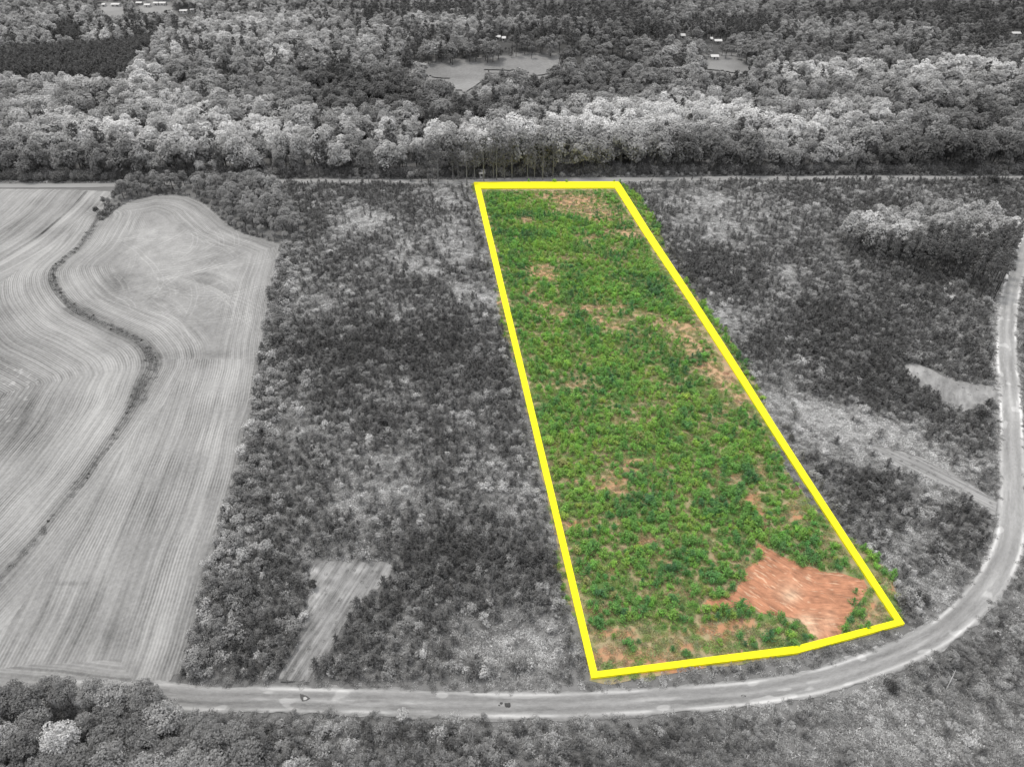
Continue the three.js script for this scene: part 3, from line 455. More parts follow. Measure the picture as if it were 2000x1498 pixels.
{
  const S = 1.2;
  for (let z = -46; z > -330; z -= S) for (let x = -225; x < 240; x += S) {
    const X = x + R(-0.55, 0.55), Z = z + R(-0.55, 0.55), [px, py] = see(X, H(X, Z), Z);
    if (px < -50 || px > 2050 || py < 336 || py > 1600) continue;
    const green = inside(greenPx, px, py);
    if (!green && !inside(wildPx, px, py)) continue;
    if (inside(fieldW, X, Z) || (inside(trackW, X, Z) && (rnd() > 0.3 || tuftGrey.push({ x: X, z: Z, h: R(0.35, 0.7), tone: R(0.12, 0.4) }))) || (inside(clearingW, X, Z) && (rnd() > 0.25 || tuftGrey.push({ x: X, z: Z, h: R(0.3, 0.7), tone: R(0.15, 0.5) }))) || inside(clayW, X, Z) || inside(hedgeW, X, Z)) continue;
    const rd = toLine(roadW, X, Z), fr = py < 420 ? toLine(farRoadW, X, Z).d : 99;
    if (rd.d < 2.3 && rd.d > 1.55 && rnd() < 0.3) tuftGrey.push({ x: X, z: Z, h: R(0.25, 0.5), tone: R(0.15, 0.5) });
    if (rd.d < 2.3 || fr < 3.4) continue;
    const south = py > 1380 || (px > 1400 && rd.side === southSide && rd.d < 60);
    if (south && inside(nearWoodPx, px, py)) { if (rnd() < 0.5) tuftGrey.push({ x: X, z: Z, h: R(0.9, 1.4), tone: R(0.12, 0.2) }); else if (rd.d > 3) southList.push({ x: X, z: Z, h: R(1.2, 2.8), w: 1.2, kind: 'brush', v: pick(K.brush), tone: R(0.13, 0.3) }); continue; }
    const n = fbm(X / 6.5, Z / 6.5, 3), n2 = fbm(X / 2.4 + 50, Z / 2.4, 2), verge = rd.d < 3.8;
    if (green) {
      const bare = 0.82 * clamp(G(barePx, px, py), 0, 1.2), sparse = smooth(1150, 1260, py) * smooth(1700, 1500, px) * 0.5, pw = 0.84 - 0.95 * bare + 0.5 * n + 0.35 * fbm(X / 16 + 4, Z / 16, 2) - sparse, edge = verge ? 0.4 : 1;
      if (rnd() < pw * edge) {
        const bright = clamp(0.48 + 0.45 * fbm(X / 9 + 90, Z / 9, 2) + 0.22 * R(-1, 1)), pine = rnd() < 0.5, h = (R(0.7, 2.1) + 1.2 * rnd() ** 3) * (1 + 0.25 * n) * (pine ? 1.1 : 0.8) * (bare > 0.4 ? 0.7 : 1);
        if (!onBand(X, Z, h)) { const q = Math.min(4, Math.floor(bright * 5)); const c = GREENS[q], c2 = GREENS[Math.min(4, q + 1)], f = rnd(); greenList.push({ x: X, z: Z, h, w: R(0.95, 1.35), kind: pine ? 'youngPine' : 'shrub', v: pick(K.shrub), q: rnd() < 0.03 ? 5 : q, rgb: [0, 1, 2].map((k) => lerp(c[k], c2[k], f) * R(0.85, 1.15)) }); }
      }
      for (let r = 0; r < 4; r++) if (rnd() < 0.8 - 0.62 * bare && !onBand(X, Z, 0.5)) { const f = clamp(0.62 + n2 * 0.7 - bare * 0.55 + R(-0.3, 0.3)); tuftGreen.push({ g: 1, x: X + R(-0.5, 0.5), z: Z + R(-0.5, 0.5), h: R(0.8, 1.3), rgb: [lerp(0.44, 0.22, f), lerp(0.37, 0.385, f), lerp(0.22, 0.085, f)].map((q) => q * R(0.8, 1.2)) }); }
      continue;
    }
    const pale = clamp(G(palePx, px, py), 0, 1.2), dark = clamp(G(darkPx, px, py)), p = 1.15 * pale - 0.6 * dark + 0.55 * n + 0.75 * fbm(X / 19 + 9, Z / 19, 2), edgeD = px < 640 ? toLine(fieldEdgeW, X, Z).d : 99;
    if (inside(skidW, X, Z)) { if (rnd() < 0.5) tuftGrey.push({ x: X, z: Z, h: R(0.4, 0.8), tone: R(0.2, 0.55) }); continue; }
    const cap = py < 375 && px < 250 ? 0.7 : south ? 0.8 + (rd.d - 2.3) * 0.8 : verge ? 0.5 : 9;
    const low = south ? smooth(900, 1250, px) : 0;
    const pw = -0.38 * low + Math.max(south ? 0.45 : 0.13 - 0.07 * pale, (south ? 0.92 : 0.80) - 0.75 * p) + (edgeD < 7 ? 0.2 : 0);
    if (rnd() < pw && !verge) {
      const pine = rnd() < (south ? 0.2 : edgeD < 8 ? 0.12 : 0.52 + 0.3 * dark);
      let h = (south ? R(1.3, 3.0) * (1 - 0.28 * low) : R(0.9, 2.4) + 1.1 * rnd() ** 4) * (1 + 0.25 * n) * (pine ? 1.15 : 0.85); if (edgeD < 8) h *= R(1, 1.5); h = Math.min(h, cap * R(0.8, 1));
      const tone = pine ? R(0.095, 0.20) * (1 + 0.45 * p) : Math.min(0.6, R(0.17, 0.42) * (1 + 0.6 * p) * (rnd() < 0.06 ? 1.7 : 1));
      const o = { x: X, z: Z, h, w: R(0.95, 1.35), kind: pine ? 'youngPine' : south ? 'brush' : 'shrub', v: pick(south ? K.brush : K.shrub), tone };
      if (h > 0.4 && !onBand(X, Z, h)) (south ? southList : px < 1150 ? leftList : rightList).push(o);
    }
    const reps = verge ? 5 : low > 0.3 ? 5 : pale > 0.3 ? 4 : 3;
    for (let r = 0; r < reps; r++) if (rnd() < 0.62 + 0.3 * p && !onBand(X, Z, 0.5)) tuftGrey.push({ x: X + R(-0.5, 0.5), z: Z + R(-0.5, 0.5), h: R(0.8, 1.4) * (verge ? 0.7 : 1), tone: clamp((verge ? R(0.5, 1.5) : 1) * (0.35 + 0.25 * pale + 0.15 * n2 - 0.08 * dark) * R(0.45, 1.55), 0.08, 0.75) });
  }
  // weeds along the ditch and the foot of the hedge
  for (let k = 0; k < 1000; k++) {
    const t = rnd(), q = ditchW[Math.min(ditchW.length - 1, Math.floor(Math.pow(t, 0.8) * ditchW.length))], [, py] = see(q[0], 0, q[1]), w = py < 590 ? 0.8 : py < 790 ? 1.9 : py < 960 ? 0.8 : 0.2;
    if (py > 790 && rnd() < 0.75) continue;
    const a = R(-1, 1) + R(-0.4, 0.4), X = q[0] + a * w + R(-0.6, 0.6), Z = q[1] + a * w * 0.6 + R(-0.9, 0.9);
    if (rnd() < 0.07) leftList.push({ x: X, z: Z, h: R(0.35, 0.8), w: 1.3, kind: 'shrub', v: pick(K.shrub), tone: R(0.06, 0.14), ditch: 1 });
    else tuftGrey.push({ x: X, z: Z, h: R(0.5, 1.0), tone: R(0.17, 0.42) });
  }
}
const sized = (p) => p.h / see(p.x, 0, p.z)[2];
function split(list, n) { const s = [...list].sort((a, b) => sized(b) - sized(a)); return [s.slice(0, n), s.slice(n)]; }
{
  const [gi, gm] = split(greenList, 300);
  const hue = (q) => q < 2 ? 'deep green' : q < 3 ? 'mid green' : q < 5 ? 'bright yellowish green' : 'straw coloured';
  for (const p of gi) p.kind === 'youngPine'
    ? plant(p, 'young_pine', `${hue(p.q)} young pine in the front part of the yellow outlined lot`, 'young pine', `${hue(p.q)} young pines at the front of the green lot`, greenMats[p.q], barkBrown)
    : plant(p, 'green_sapling', `${hue(p.q)} leafy sapling in the front part of the yellow outlined lot`, 'sapling', `${hue(p.q)} saplings at the front of the green lot`, greenMats[p.q], barkBrown);
  mass('green_thicket', 'dense green thicket of young pines and saplings inside the yellow outline', gm, (p) => joined[p.kind][p.v]);
  const [si, sm] = split(southList, 110);
  for (const p of si) { const [px] = see(p.x, 0, p.z), w = px < 700 ? 'right of the corner wood' : px < 1200 ? 'under the straight of the road' : 'under the road bend'; plant(p, 'brush_shrub', `${shadeWord(p.tone)} bushy shrub below the gravel road, ${w}`, 'shrub', `${shadeWord(p.tone)} brush shrubs ${w}`, greyMat(p.tone)); }
  mass('roadside_brush', 'thick grey brush filling the ground below the gravel road', sm, (p) => joined[p.kind][p.v]);
  const [li, lm] = split(leftList.filter((p) => !p.ditch), 100);
  for (const p of li) { const [px, py] = see(p.x, 0, p.z), w = px < 600 ? 'between the field and the scraped track' : px < 850 ? 'right of the scraped track' : 'left of the front left lot corner'; plant(p, 'scrub_shrub', `${shadeWord(p.tone)} scrub bush ${w}`, 'shrub', `${shadeWord(p.tone)} scrub bushes ${w}`, greyMat(p.tone)); }
  mass('scrub_thicket', 'dark grey young pine scrub between the ploughed field and the lot', lm, (p) => joined[p.kind][p.v]);
  mass('ditch_weeds', 'dark weeds growing along the winding ditch of the ploughed field', leftList.filter((p) => p.ditch), (p) => joined[p.kind][p.v]);
  const [ri, rm] = split(rightList, 90);
  for (const p of ri) { const [px, py] = see(p.x, 0, p.z), w = px < 1200 ? 'above the straight of the gravel road' : py > 1000 ? 'inside the gravel road bend' : 'between the lot and the skid trail'; plant(p, 'scrub_shrub', `${shadeWord(p.tone)} scrub bush ${w}`, 'shrub', `${shadeWord(p.tone)} scrub bushes ${w}`, greyMat(p.tone)); }
  mass('scrub_thicket', 'dark grey scrub between the lot and the gravel road on the right', rm, (p) => joined[p.kind][p.v]);
  mass('dry_grass', 'pale dry grass growing between the grey scrub bushes', tuftGrey, (p) => tufts[Math.floor(p.x * 7.3 + 4000) % 4]);
  mass('green_grass', 'green and straw coloured grass inside the yellow outline', tuftGreen, (p) => tufts[Math.floor(p.x * 7.3 + 4000) % 4]);
}

// ---------------------------------------------------------------- trees near the camera
const N = (px, py, up = 0) => { const p = at(px, py, up); return { x: p.x, z: p.z }; };
{ // the wood at the lower left corner
  const spots = [], g = mulberry(31);
  for (let k = 0; k < 9000 && spots.length < 74; k++) {
    const px = R(-50, 500, g), py = R(1330, 1560, g), h = R(6, 9, g); if (!inside(nearWoodPx, px, py - 4)) continue;
    if (px > 330 && py < 1400 && g() < 0.6) continue;
    const c = at(px, py, h * 0.62); if (spots.some((s) => Math.hypot(s.x - c.x, s.z - c.z) < 2.9)) continue;
    spots.push({ x: c.x, z: c.z, h, px, py });
  }
  for (const s of spots) {
    const small = s.px > 330 && s.py < 1430; s.kind = 'nearTree'; s.v = pick(K.nearTree); s.w = R(0.95, 1.25);
    if (small) s.h *= 0.7;
    if (Math.hypot((s.px - 115), (s.py - 1445) * 0.8) < 40) continue;
    const t = R(0.16, 0.34), where = s.py < 1390 ? 'upper edge' : s.px > 330 ? 'right end' : 'middle';
    plant(s, 'broadleaf_tree', `${shadeWord(t)} leafy tree in the ${where} of the lower left wood`, 'tree', `${shadeWord(t)} trees in the ${where} of the lower left wood`, greyMat(t));
  }
  for (const [px, py, h, up, tone, w, label] of [[112, 1442, 9.5, 6.0, 0.6, 0.95, 'very pale blossoming tree in the wood at the lower left corner'], [128, 1484, 7, 4.5, 0.28, 1.1, 'light grey round tree just below the pale blossoming tree'], [325, 1470, 6.5, 4, 0.225, 1.2, 'light grey tree on the lower edge of the lower left wood'], [215, 1385, 7, 4.5, 0.18, 1.2, 'mid grey round crowned tree left of where the road goes under the trees'], [394, 1425, 5, 3, 0.28, 0.9, 'small pale tree near the hidden left end of the road']])
    plant({ ...N(px, py, up), h, w, kind: 'nearTree', v: pick(K.nearTree) }, 'broadleaf_tree', label, 'tree', null, greyMat(tone));
}
// single pale or striking shrubs along the gravel road
for (const [px, py, h, tone, w, name, label] of [
  [787, 1408, 3.0, 0.46, 1.3, 'pale_shrub', 'largest pale bushy shrub overhanging the lower edge of the gravel road'],
  [889, 1412, 2.6, 0.46, 1.1, 'pale_shrub', 'upright pale shrub on the lower road edge, second from the largest pale one'],
  [940, 1408, 1.6, 0.28, 1.3, 'pale_shrub', 'low light grey shrub right of the upright pale shrub below the road'],
  [1047, 1412, 1.8, 0.36, 1.2, 'pale_shrub', 'pale shrub on the lower road edge under the front left lot corner'],
  [1140, 1416, 2.4, 0.40, 1.2, 'pale_shrub', 'pale spreading shrub below the road, under the left end of the front band'],
  [1197, 1404, 1.3, 0.36, 1.2, 'pale_shrub', 'small round pale shrub on the grass just below the road'],
  [1286, 1436, 2.0, 0.46, 1.1, 'pale_shrub', 'isolated pale shrub in dark brush below the road'],
  [648, 1396, 1.8, 0.30, 1.2, 'pale_shrub', 'light shrub on the lower road edge, nearest below the wet pothole'],
  [735, 1400, 1.4, 0.28, 1.2, 'pale_shrub', 'low light shrub left of the largest pale shrub below the road'],
  [574, 1398, 1.7, 0.30, 1.0, 'pale_shrub', 'small light shrub below the road left of the wet pothole'],
  [668, 1302, 2.0, 0.50, 1.3, 'pale_shrub', 'white flowering shrub above the road right of the scraped track'],
  [632, 1298, 2.2, 0.26, 1.3, 'round_shrub', 'light grey shrub at the right side of the scraped track mouth'],
  [1020, 1302, 2.6, 0.22, 1.2, 'round_shrub', 'round light grey shrub left of the front left lot corner'],
  [772, 1306, 2.2, 0.17, 1.3, 'round_shrub', 'dense mid grey shrub above the road in the middle of the left scrub'],
  [925, 1308, 2.2, 0.16, 1.2, 'round_shrub', 'mid grey upright shrub above the road left of the lot'],
  [1853, 1300, 4.2, 0.30, 0.95, 'pale_tree', 'light leaning tree below the road where it bends'],
  [1797, 1320, 2.6, 0.30, 1.1, 'pale_shrub', 'rounded pale shrub below the road left of the light leaning tree'],
  [1735, 1350, 3.0, 0.055, 0.9, 'dark_shrub', 'dark upright bush below the road bend'],
  [1932, 1218, 1.9, 0.36, 1.1, 'pale_shrub', 'small pale shrub on the outer side of the road bend'],
  [1575, 1390, 1.8, 0.34, 1.0, 'pale_shrub', 'pale shrub below the road at the lower right bend'],
  [1918, 818, 3.4, 0.05, 1.25, 'dark_shrub', 'big round dark bush beside the sandy clearing and the road'],
  [1900, 1052, 2.3, 0.26, 1.1, 'round_shrub', 'light grey shrub left of the road beside the skid trail end'],
  [1893, 1100, 3.0, 0.25, 0.8, 'pale_tree', 'slim light tree left of the road before the bend'],
  [1870, 1140, 2.4, 0.26, 0.8, 'pale_tree', 'second slim light tree left of the road, nearer the bend'],
  [1800, 1170, 2.2, 0.055, 1.3, 'dark_shrub', 'dark bush just right of the lower right lot corner'],
  [1545, 1246, 2.0, 0, 1.1, 'bright_shrub', 'bright green round shrub at the front edge of the red clay'],
  [1572, 1249, 1.5, 1, 1.1, 'deep_green_shrub', 'dark green bush hugging the yellow band beside the red clay'],
  [1365, 1352, 0, 0, 0, '', ''],
]) { if (!h) continue; const gr = name.includes('bright') || name.includes('green'); plant({ ...N(px, py), h, w, kind: h > 2.9 && tone > 0.1 ? 'smallTree' : 'brush', v: pick(K.brush) }, name, label, h > 2.9 && tone > 0.1 ? 'tree' : 'shrub', null, gr ? greenMats[tone ? 0 : 4] : greyMat(tone)); }
for (const [px, py, h, q] of [[1400, 1210, 2.2, 0], [1420, 1206, 2.4, 1], [1442, 1207, 2.6, 1], [1460, 1204, 2.2, 1], [1384, 1212, 1.8, 2], [1530, 1222, 2.0, 1], [1550, 1226, 2.0, 2], [1665, 1182, 2.2, 1], [1670, 1160, 1.8, 1], [1685, 1180, 2.0, 2]])
  plant({ ...N(px, py), h, w: 1, kind: 'youngPine', v: pick(K.youngPine) }, 'young_pine', 'young green pine standing out against the edge of the red clay', 'young pine', 'young pines around the red clay patch', greenMats[q], barkBrown);

{ // small trees along the right edge of the ploughed field
  const g = mulberry(91);
  for (let k = 0; k < 64; k++) {
    const t = k / 63, q = fieldEdgeW[Math.min(30, Math.floor(t * 30))], off = R(1.2, 7, g), x = q[0] + off, z = q[1] + R(-1.5, 1.5, g), [px, py] = see(x, 0, z), h = R(2.4, 4.6, g) * (py > 900 ? 1.1 : 1);
    if (py > 1318) continue;
    const tn = R(0.13, 0.38, g), part = py < 640 ? 'upper' : py < 950 ? 'middle' : 'lower'; plant({ x, z, h, w: R(1, 1.35, g), kind: 'smallTree', v: pick(K.smallTree) }, 'edge_tree', `${shadeWord(tn)} small tree on the ${part} part of the field's right edge`, 'tree', `${shadeWord(tn)} small trees on the ${part} field edge`, greyMat(tn));
  }
  for (const [px, py, h, tone, label] of [[522, 1085, 4.6, 0.36, 'palest tree at the field edge, above the scraped track'], [508, 1112, 3, 0.30, 'small pale tree just below the palest field edge tree'], [460, 990, 3.6, 0.26, 'light tree at the field edge halfway down'], [428, 1235, 4.0, 0.25, 'light spreading tree at the lower end of the field edge'], [380, 1296, 2.0, 0.42, 'small white topped bush at the bottom corner of the field'], [392, 1312, 3.0, 0.06, 'dark bush at the bottom corner of the field'], [520, 1300, 3.4, 0.2, 'grey tree left of the scraped track mouth'], [490, 1270, 3.6, 0.10, 'dark leafy tree between field edge and scraped track'], [612, 1150, 2.6, 0.045, 'dark bush at the left side of the scraped track']])
    plant({ ...N(px, py), h, w: 1.15, kind: 'smallTree', v: pick(K.smallTree) }, 'edge_tree', label, 'tree', null, greyMat(tone));
}
{ // hedgerow round the head of the field
  const g = mulberry(12), spots = [];
  for (let k = 0; k < 9000 && spots.length < 170; k++) {
    const px = R(190, 600, g), py = R(358, 476, g), p = at(px, py); if (!inside(hedgeW, p.x, p.z)) continue;
    if (spots.some((s) => Math.hypot(s.x - p.x, s.z - p.z) < 3.1)) continue;
    const d = toLine(hedgeW, p.x, p.z).d; spots.push({ x: p.x, z: p.z, h: (px < 235 ? R(2.5, 4, g) : Math.min(R(6, 9.5, g), 3.5 + d * 1.2)), w: R(0.85, 1.1, g), kind: 'midTree', v: pick(K.midTree) });
  }
  for (const s of spots) { const t = R(0.17, 0.34, g), [px] = see(s.x, 0, s.z), where = px < 270 ? 'low left spit' : px < 420 ? 'crest' : 'wide right end'; plant(s, 'hedgerow_tree', `${shadeWord(t)} tree on the ${where} of the hedgerow round the field head`, 'tree', `${shadeWord(t)} trees on the ${where} of the hedgerow`, greyMat(t)); }
}
{ // the stand at the right: pale broadleaf crowns behind dark pines
  const g = mulberry(58), a = [], b = [];
  for (let k = 0; k < 6000 && a.length < 54; k++) { const p = at(R(1630, 1970, g), R(440, 515, g)); if (!inside(clumpW, p.x, p.z) || a.some((s) => Math.hypot(s.x - p.x, s.z - p.z) < 4.3)) continue; a.push({ x: p.x, z: p.z, h: R(10, 14, g), w: R(0.85, 1.15, g), kind: 'midTree', v: pick(K.midTree) }); }
  for (const s of a) plant(s, 'pale_broadleaf_tree', 'full crowned tree in the pale stand behind the dark pines', 'tree', 'pale trees of the stand on the right', greyMat(g() < 0.12 ? 0.14 : R(0.28, 0.55, g)), barkMid);
  for (let k = 0; k < 6000 && b.length < 80; k++) { const p = at(R(1640, 1990, g), R(490, 595, g)); if (!inside(pinesW, p.x, p.z) || toLine(roadW, p.x, p.z).d < 3.6 || b.some((s) => Math.hypot(s.x - p.x, s.z - p.z) < 3.0)) continue; const [px] = see(p.x, 0, p.z); b.push({ x: p.x, z: p.z, h: lerp(8, 15, smooth(1650, 1850, px)) * R(0.8, 1.1, g), w: R(0.9, 1.2, g), kind: 'pine', v: pick(K.pine) }); }
  for (const s of b) plant(s, 'tall_pine', 'tall dark pine with bare stem in the stand left of the road', 'pine', 'tall pines of the stand on the right', greyMat(R(0.1, 0.17, g)));
}

// ---------------------------------------------------------------- the woods beyond the far road
const houses = [
  [202, 11, 6, 7, 'small white house at the left end of the far top left clearing'], [225, 11.5, 18, 6, 'long low white building right of the small white house at top left'],
  [271, 9, 12, 5, 'grey white house behind the trees at the left of the second far clearing'], [287, 12.5, 12, 6, 'white gabled house in the middle of the second far clearing'],
  [304, 9, 10, 6, 'white house left of the last one in the second far clearing'], [317, 9, 14, 6, 'white house at the right end of the second far clearing'],
  [358, 25, 16, 4, 'long low pale shed among dark trees below the far top left houses'], [375, 23.5, 7, 3, 'tiny pale shed right of the long low pale shed'],
  [973, 77, 9, 5, 'white roofed farmhouse above the grey meadow'], [984, 79, 7, 6, 'smaller white outbuilding right of the white roofed farmhouse'],
  [1334, 70.5, 9, 10, 'bright white house between dark trees right of the small drive'], [1390, 79, 4, 7, 'narrow white shed left of the grey house'], [1403, 83, 15, 8, 'grey sided house under pale trees'],
  [1396, 116, 16, 5, 'long white barn at the head of the small pasture'], [1985, 69, 18, 6, 'white roofed long building near the upper right edge'],
  [942, 345, 11, 6, 'small pale shed by the far road at the upper left lot corner'],
];
const houseRect = houses.map(([px, py, w, h]) => [px - w / 2 - 1, py - h / 2 - 1, px + w / 2 + 1, py + h / 2 + 1]);
const plantationPx = [[-80, 96], [0, 95], [80, 87], [160, 83], [240, 76], [300, 68], [286, 84], [262, 100], [252, 116], [238, 137], [160, 137], [60, 135], [-80, 137]];
const plantation2Px = [[95, 52], [125, 38], [160, 48], [180, 60], [140, 66], [100, 64]];
const tonePx = [[180, 155, 260, 22, 0.10], [100, 190, 140, 20, 0.05], [100, 215, 100, 26, 0.03], [130, 250, 200, 22, 0.07], [400, 212, 140, 26, 0.12], [330, 190, 60, 16, 0.08], [560, 265, 330, 26, 0.13], [300, 275, 180, 26, 0.07], [620, 230, 120, 20, 0.06], [880, 262, 160, 18, 0.13], [985, 258, 60, 20, 0.08], [1250, 225, 220, 30, 0.16], [1120, 260, 160, 24, 0.08], [1370, 200, 60, 22, 0.12], [1450, 240, 100, 26, 0.10], [1630, 215, 90, 26, 0.08], [1720, 132, 260, 16, 0.14], [1950, 115, 120, 20, 0.10], [1550, 145, 120, 20, 0.06], [1860, 165, 130, 30, 0.05], [1760, 225, 80, 16, 0.09], [548, 96, 34, 10, 0.22], [640, 110, 26, 12, 0.08], [430, 60, 160, 24, 0.03], [330, 90, 70, 26, 0.06], [150, 30, 150, 30, 0.03], [255, 245, 50, 8, 0.30], [690, 310, 100, 20, 0.04], [1820, 250, 140, 16, 0.04], [1840, 55, 40, 14, 0.03], [960, 178, 50, 10, 0.10], [1560, 260, 60, 20, 0.12], [1640, 275, 60, 18, 0.08],
  [1340, 80, 60, 14, 0.03], [120, 190, 60, 12, -0.04], [190, 205, 40, 24, -0.06], [440, 135, 60, 26, -0.05], [400, 90, 60, 8, -0.05], [640, 140, 70, 24, -0.07], [700, 185, 160, 30, -0.05], [780, 170, 80, 30, -0.04], [960, 215, 60, 24, -0.07], [1000, 98, 120, 20, -0.10], [860, 105, 60, 14, -0.08], [830, 62, 40, 12, -0.07], [760, 14, 60, 6, -0.07], [900, 12, 80, 14, -0.06], [1040, 60, 120, 18, -0.06], [1150, 20, 140, 24, -0.06], [1280, 50, 70, 14, -0.08], [1100, 160, 160, 40, -0.04], [1240, 110, 80, 30, -0.04], [1420, 150, 80, 18, -0.07], [1560, 100, 90, 24, -0.05], [1450, 45, 60, 12, -0.08], [1700, 15, 220, 16, -0.05], [1850, 15, 200, 14, -0.08], [1960, 60, 80, 30, -0.09], [1960, 105, 60, 8, -0.08], [1800, 100, 60, 10, -0.07], [1900, 80, 24, 6, -0.07], [1650, 85, 60, 12, -0.04], [1890, 140, 14, 10, -0.08], [1900, 210, 120, 40, -0.03], [1880, 290, 160, 40, -0.05], [1350, 300, 140, 30, -0.04], [860, 300, 160, 26, -0.04], [100, 300, 240, 30, -0.03], [1780, 300, 100, 30, -0.03], [240, 90, 30, 10, -0.03]];
const conPx = [[1000, 98, 130, 20, 0.7], [860, 105, 60, 14, 0.5], [640, 140, 70, 24, 0.4], [960, 215, 60, 24, 0.4], [1280, 50, 70, 14, 0.6], [1450, 45, 70, 14, 0.6], [1850, 15, 220, 16, 0.5], [1960, 60, 80, 30, 0.6], [760, 14, 70, 8, 0.6], [900, 14, 80, 14, 0.5], [250, 45, 100, 16, 0.45], [300, 25, 60, 8, 0.5], [400, 90, 60, 10, 0.4], [1420, 150, 80, 18, 0.4], [200, 205, 30, 20, 0.5], [830, 62, 40, 12, 0.5], [1040, 60, 120, 18, 0.4], [1150, 20, 140, 24, 0.35]];
const farLinePx = [[-300, 353], [0, 354], [150, 354], [240, 352], [420, 347], [600, 344], [900, 346], [1200, 341], [1600, 339], [2000, 338], [2300, 338]];
const farLimit = (px) => { for (let i = 0; i < farLinePx.length - 1; i++) { const [a, b] = farLinePx[i], [c, d] = farLinePx[i + 1]; if (px <= c) return lerp(b, d, clamp((px - a) / (c - a))); } return 342; };
const woods = [], plantTrees = [];
const blocked = (x, y, z, h, r) => {
  for (const f of [0.05, 0.2, 0.35, 0.5, 0.65, 0.8, 0.92, 1.02]) for (const s of f < 0.9 ? [-1, -0.5, 0, 0.5, 1] : [-0.3, 0.3]) {
    const [a, b] = see(x + s * r, y + h * f, z);
    for (const c of clearsPx) if (inside(c, a, b)) return true;
    for (const q of houseRect) if (a > q[0] && a < q[2] && b > q[1] && b < q[3]) return true;
  }
  return false;
};
{
  const g = mulberry(404);
  for (let z = -296; z > -1750; z -= z > -318 ? 4.8 : z > -420 ? 6.2 : 6.8) { const S = z > -318 ? 4.8 : z > -420 ? 6.2 : 6.8, half = -z * 0.86 + 60;
    for (let x = -half; x < half; x += S) {
      const X = x + R(-S, S, g) * 0.45, Z = z + R(-S, S, g) * 0.45, y = H(X, Z), [px, py, zc] = see(X, y, Z);
      if (px < -130 || px > 2130 || py > farLimit(px) || see(X, y + 24, Z)[1] > 1e4) continue;
      if (see(X, y + 18, Z)[1] < -60) continue;
      const [cx, cyy] = see(X, y + 11, Z);
      const inPl = inside(plantationPx, cx, see(X, y + 6, Z)[1]) || inside(plantation2Px, cx, see(X, y + 6, Z)[1]);
      if (inPl) { if (!blocked(X, y, Z, 8, 2)) for (let q = 0; q < 3; q++) plantTrees.push({ x: X + R(-3.5, 3.5, g), z: Z + R(-3.5, 3.5, g), h: R(6.5, 8, g), w: 1.25, kind: 'youngPine', v: Math.floor(g() * 5), tone: R(0.095, 0.115, g) }); continue; }
      const con = g() < 0.06 + clamp(G(conPx, cx, cyy)) , front = py > 312;
      const grove = fbm(X / 55, Z / 40, 2);
      let h = con ? R(11, 18, g) : R(8.5, 15.5, g) * (1 + 0.25 * grove) * (zc > 430 ? 0.9 : 1.12); if (front) h *= R(0.72, 1.15, g) * 1.1;
      if (blocked(X, y, Z, h, h * 0.3)) { h *= 0.45; if (blocked(X, y, Z, h, h * 0.3)) continue; }
      if ([0.5, 0.9, 1].some((q) => { const [a, b] = see(X, y + h * q, Z); return inside(plantationPx, a, b) || inside(plantation2Px, a, b); })) continue;
      const base = 0.25 + 0.04 * smooth(170, 110, cyy) + 0.07 * smooth(150, 60, cyy) * smooth(1250, 700, cx) + 2.5 * G(tonePx, cx, cyy) + 0.07 * grove;
      const tone = con ? R(0.075, 0.125, g) : clamp(base * R(0.58, 1.42, g), 0.085, 0.68);
      woods.push({ x: X, z: Z, h, w: con ? R(0.9, 1.2, g) : R(0.85, 1.25, g) * (front ? 0.9 : 1), kind: con ? 'farPine' : zc < 400 ? 'midTree' : 'farTree', v: Math.floor(g() * (con ? 3 : 6)) + (!con && zc >= 400 && g() < 0.25 ? 2 : 0), tone, front });
    } }
  for (let k = 0; k < 1500; k++) { // undergrowth along the foot of the woods
    const px = R(-60, 2060, g), p = at(px, farLimit(px) + R(-9, 1, g)); if (toLine(farRoadW, p.x, p.z).d < 3.2) continue;
    woods.push({ x: p.x, z: p.z, h: R(1.6, 5, g), w: R(0.9, 1.3, g), kind: 'brush', v: Math.floor(g() * 4), tone: R(0.10, 0.26, g), front: false });
  }
  const front = woods.filter((w) => w.front && w.kind === 'midTree').sort((a, b) => b.z - a.z), own = new Set(front.slice(0, 130));
  for (const s of own) { const [px] = see(s.x, 0, s.z), where = px < 240 ? 'behind the field top' : px < 600 ? 'behind the hedgerow' : px < 925 ? 'behind the left scrub' : px < 1215 ? 'behind the green lot' : px < 1640 ? 'right of the green lot' : 'near the right edge'; plant(s, 'woodland_edge_tree', `${shadeWord(s.tone)} tree in the front row of woods ${where}`, 'tree', `${shadeWord(s.tone)} front row trees ${where}`, greyMat(s.tone)); }
  mass('distant_woods', 'rolling woods of pale and dark tree crowns filling the background', woods.filter((w) => !own.has(w)), (p) => joined[p.kind][p.v]);
  mass('pine_plantation', 'dark even block of planted pines at the upper left', plantTrees, (p) => joined[p.kind][p.v]);
}
for (const [px, py, h, tone] of [[700, 366, 8.5, 0.25], [737, 354, 9, 0.17], [720, 356, 11, 0.17], [856, 356, 19, 0.11], [845, 352, 16, 0.11], [912, 358, 18, 0.10], [927, 352, 17, 0.12], [945, 354, 19, 0.10], [964, 350, 15, 0.12], [970, 352, 19, 0.10], [985, 350, 17, 0.12], [1030, 350, 16, 0.15], [1044, 351, 13, 0.17], [1060, 352, 17, 0.15], [895, 352, 15, 0.12], [1080, 350, 15, 0.16], [1000, 350, 18, 0.11], [885, 354, 14, 0.10]])
  plant({ ...N(px, py), h, w: 1.15, kind: 'slender', v: pick(K.slender) }, 'slender_tree', 'slender tree with a tall pale stem in front of the woods', 'tree', 'slender pale stemmed trees by the far road', greyMat(tone), barkPale);
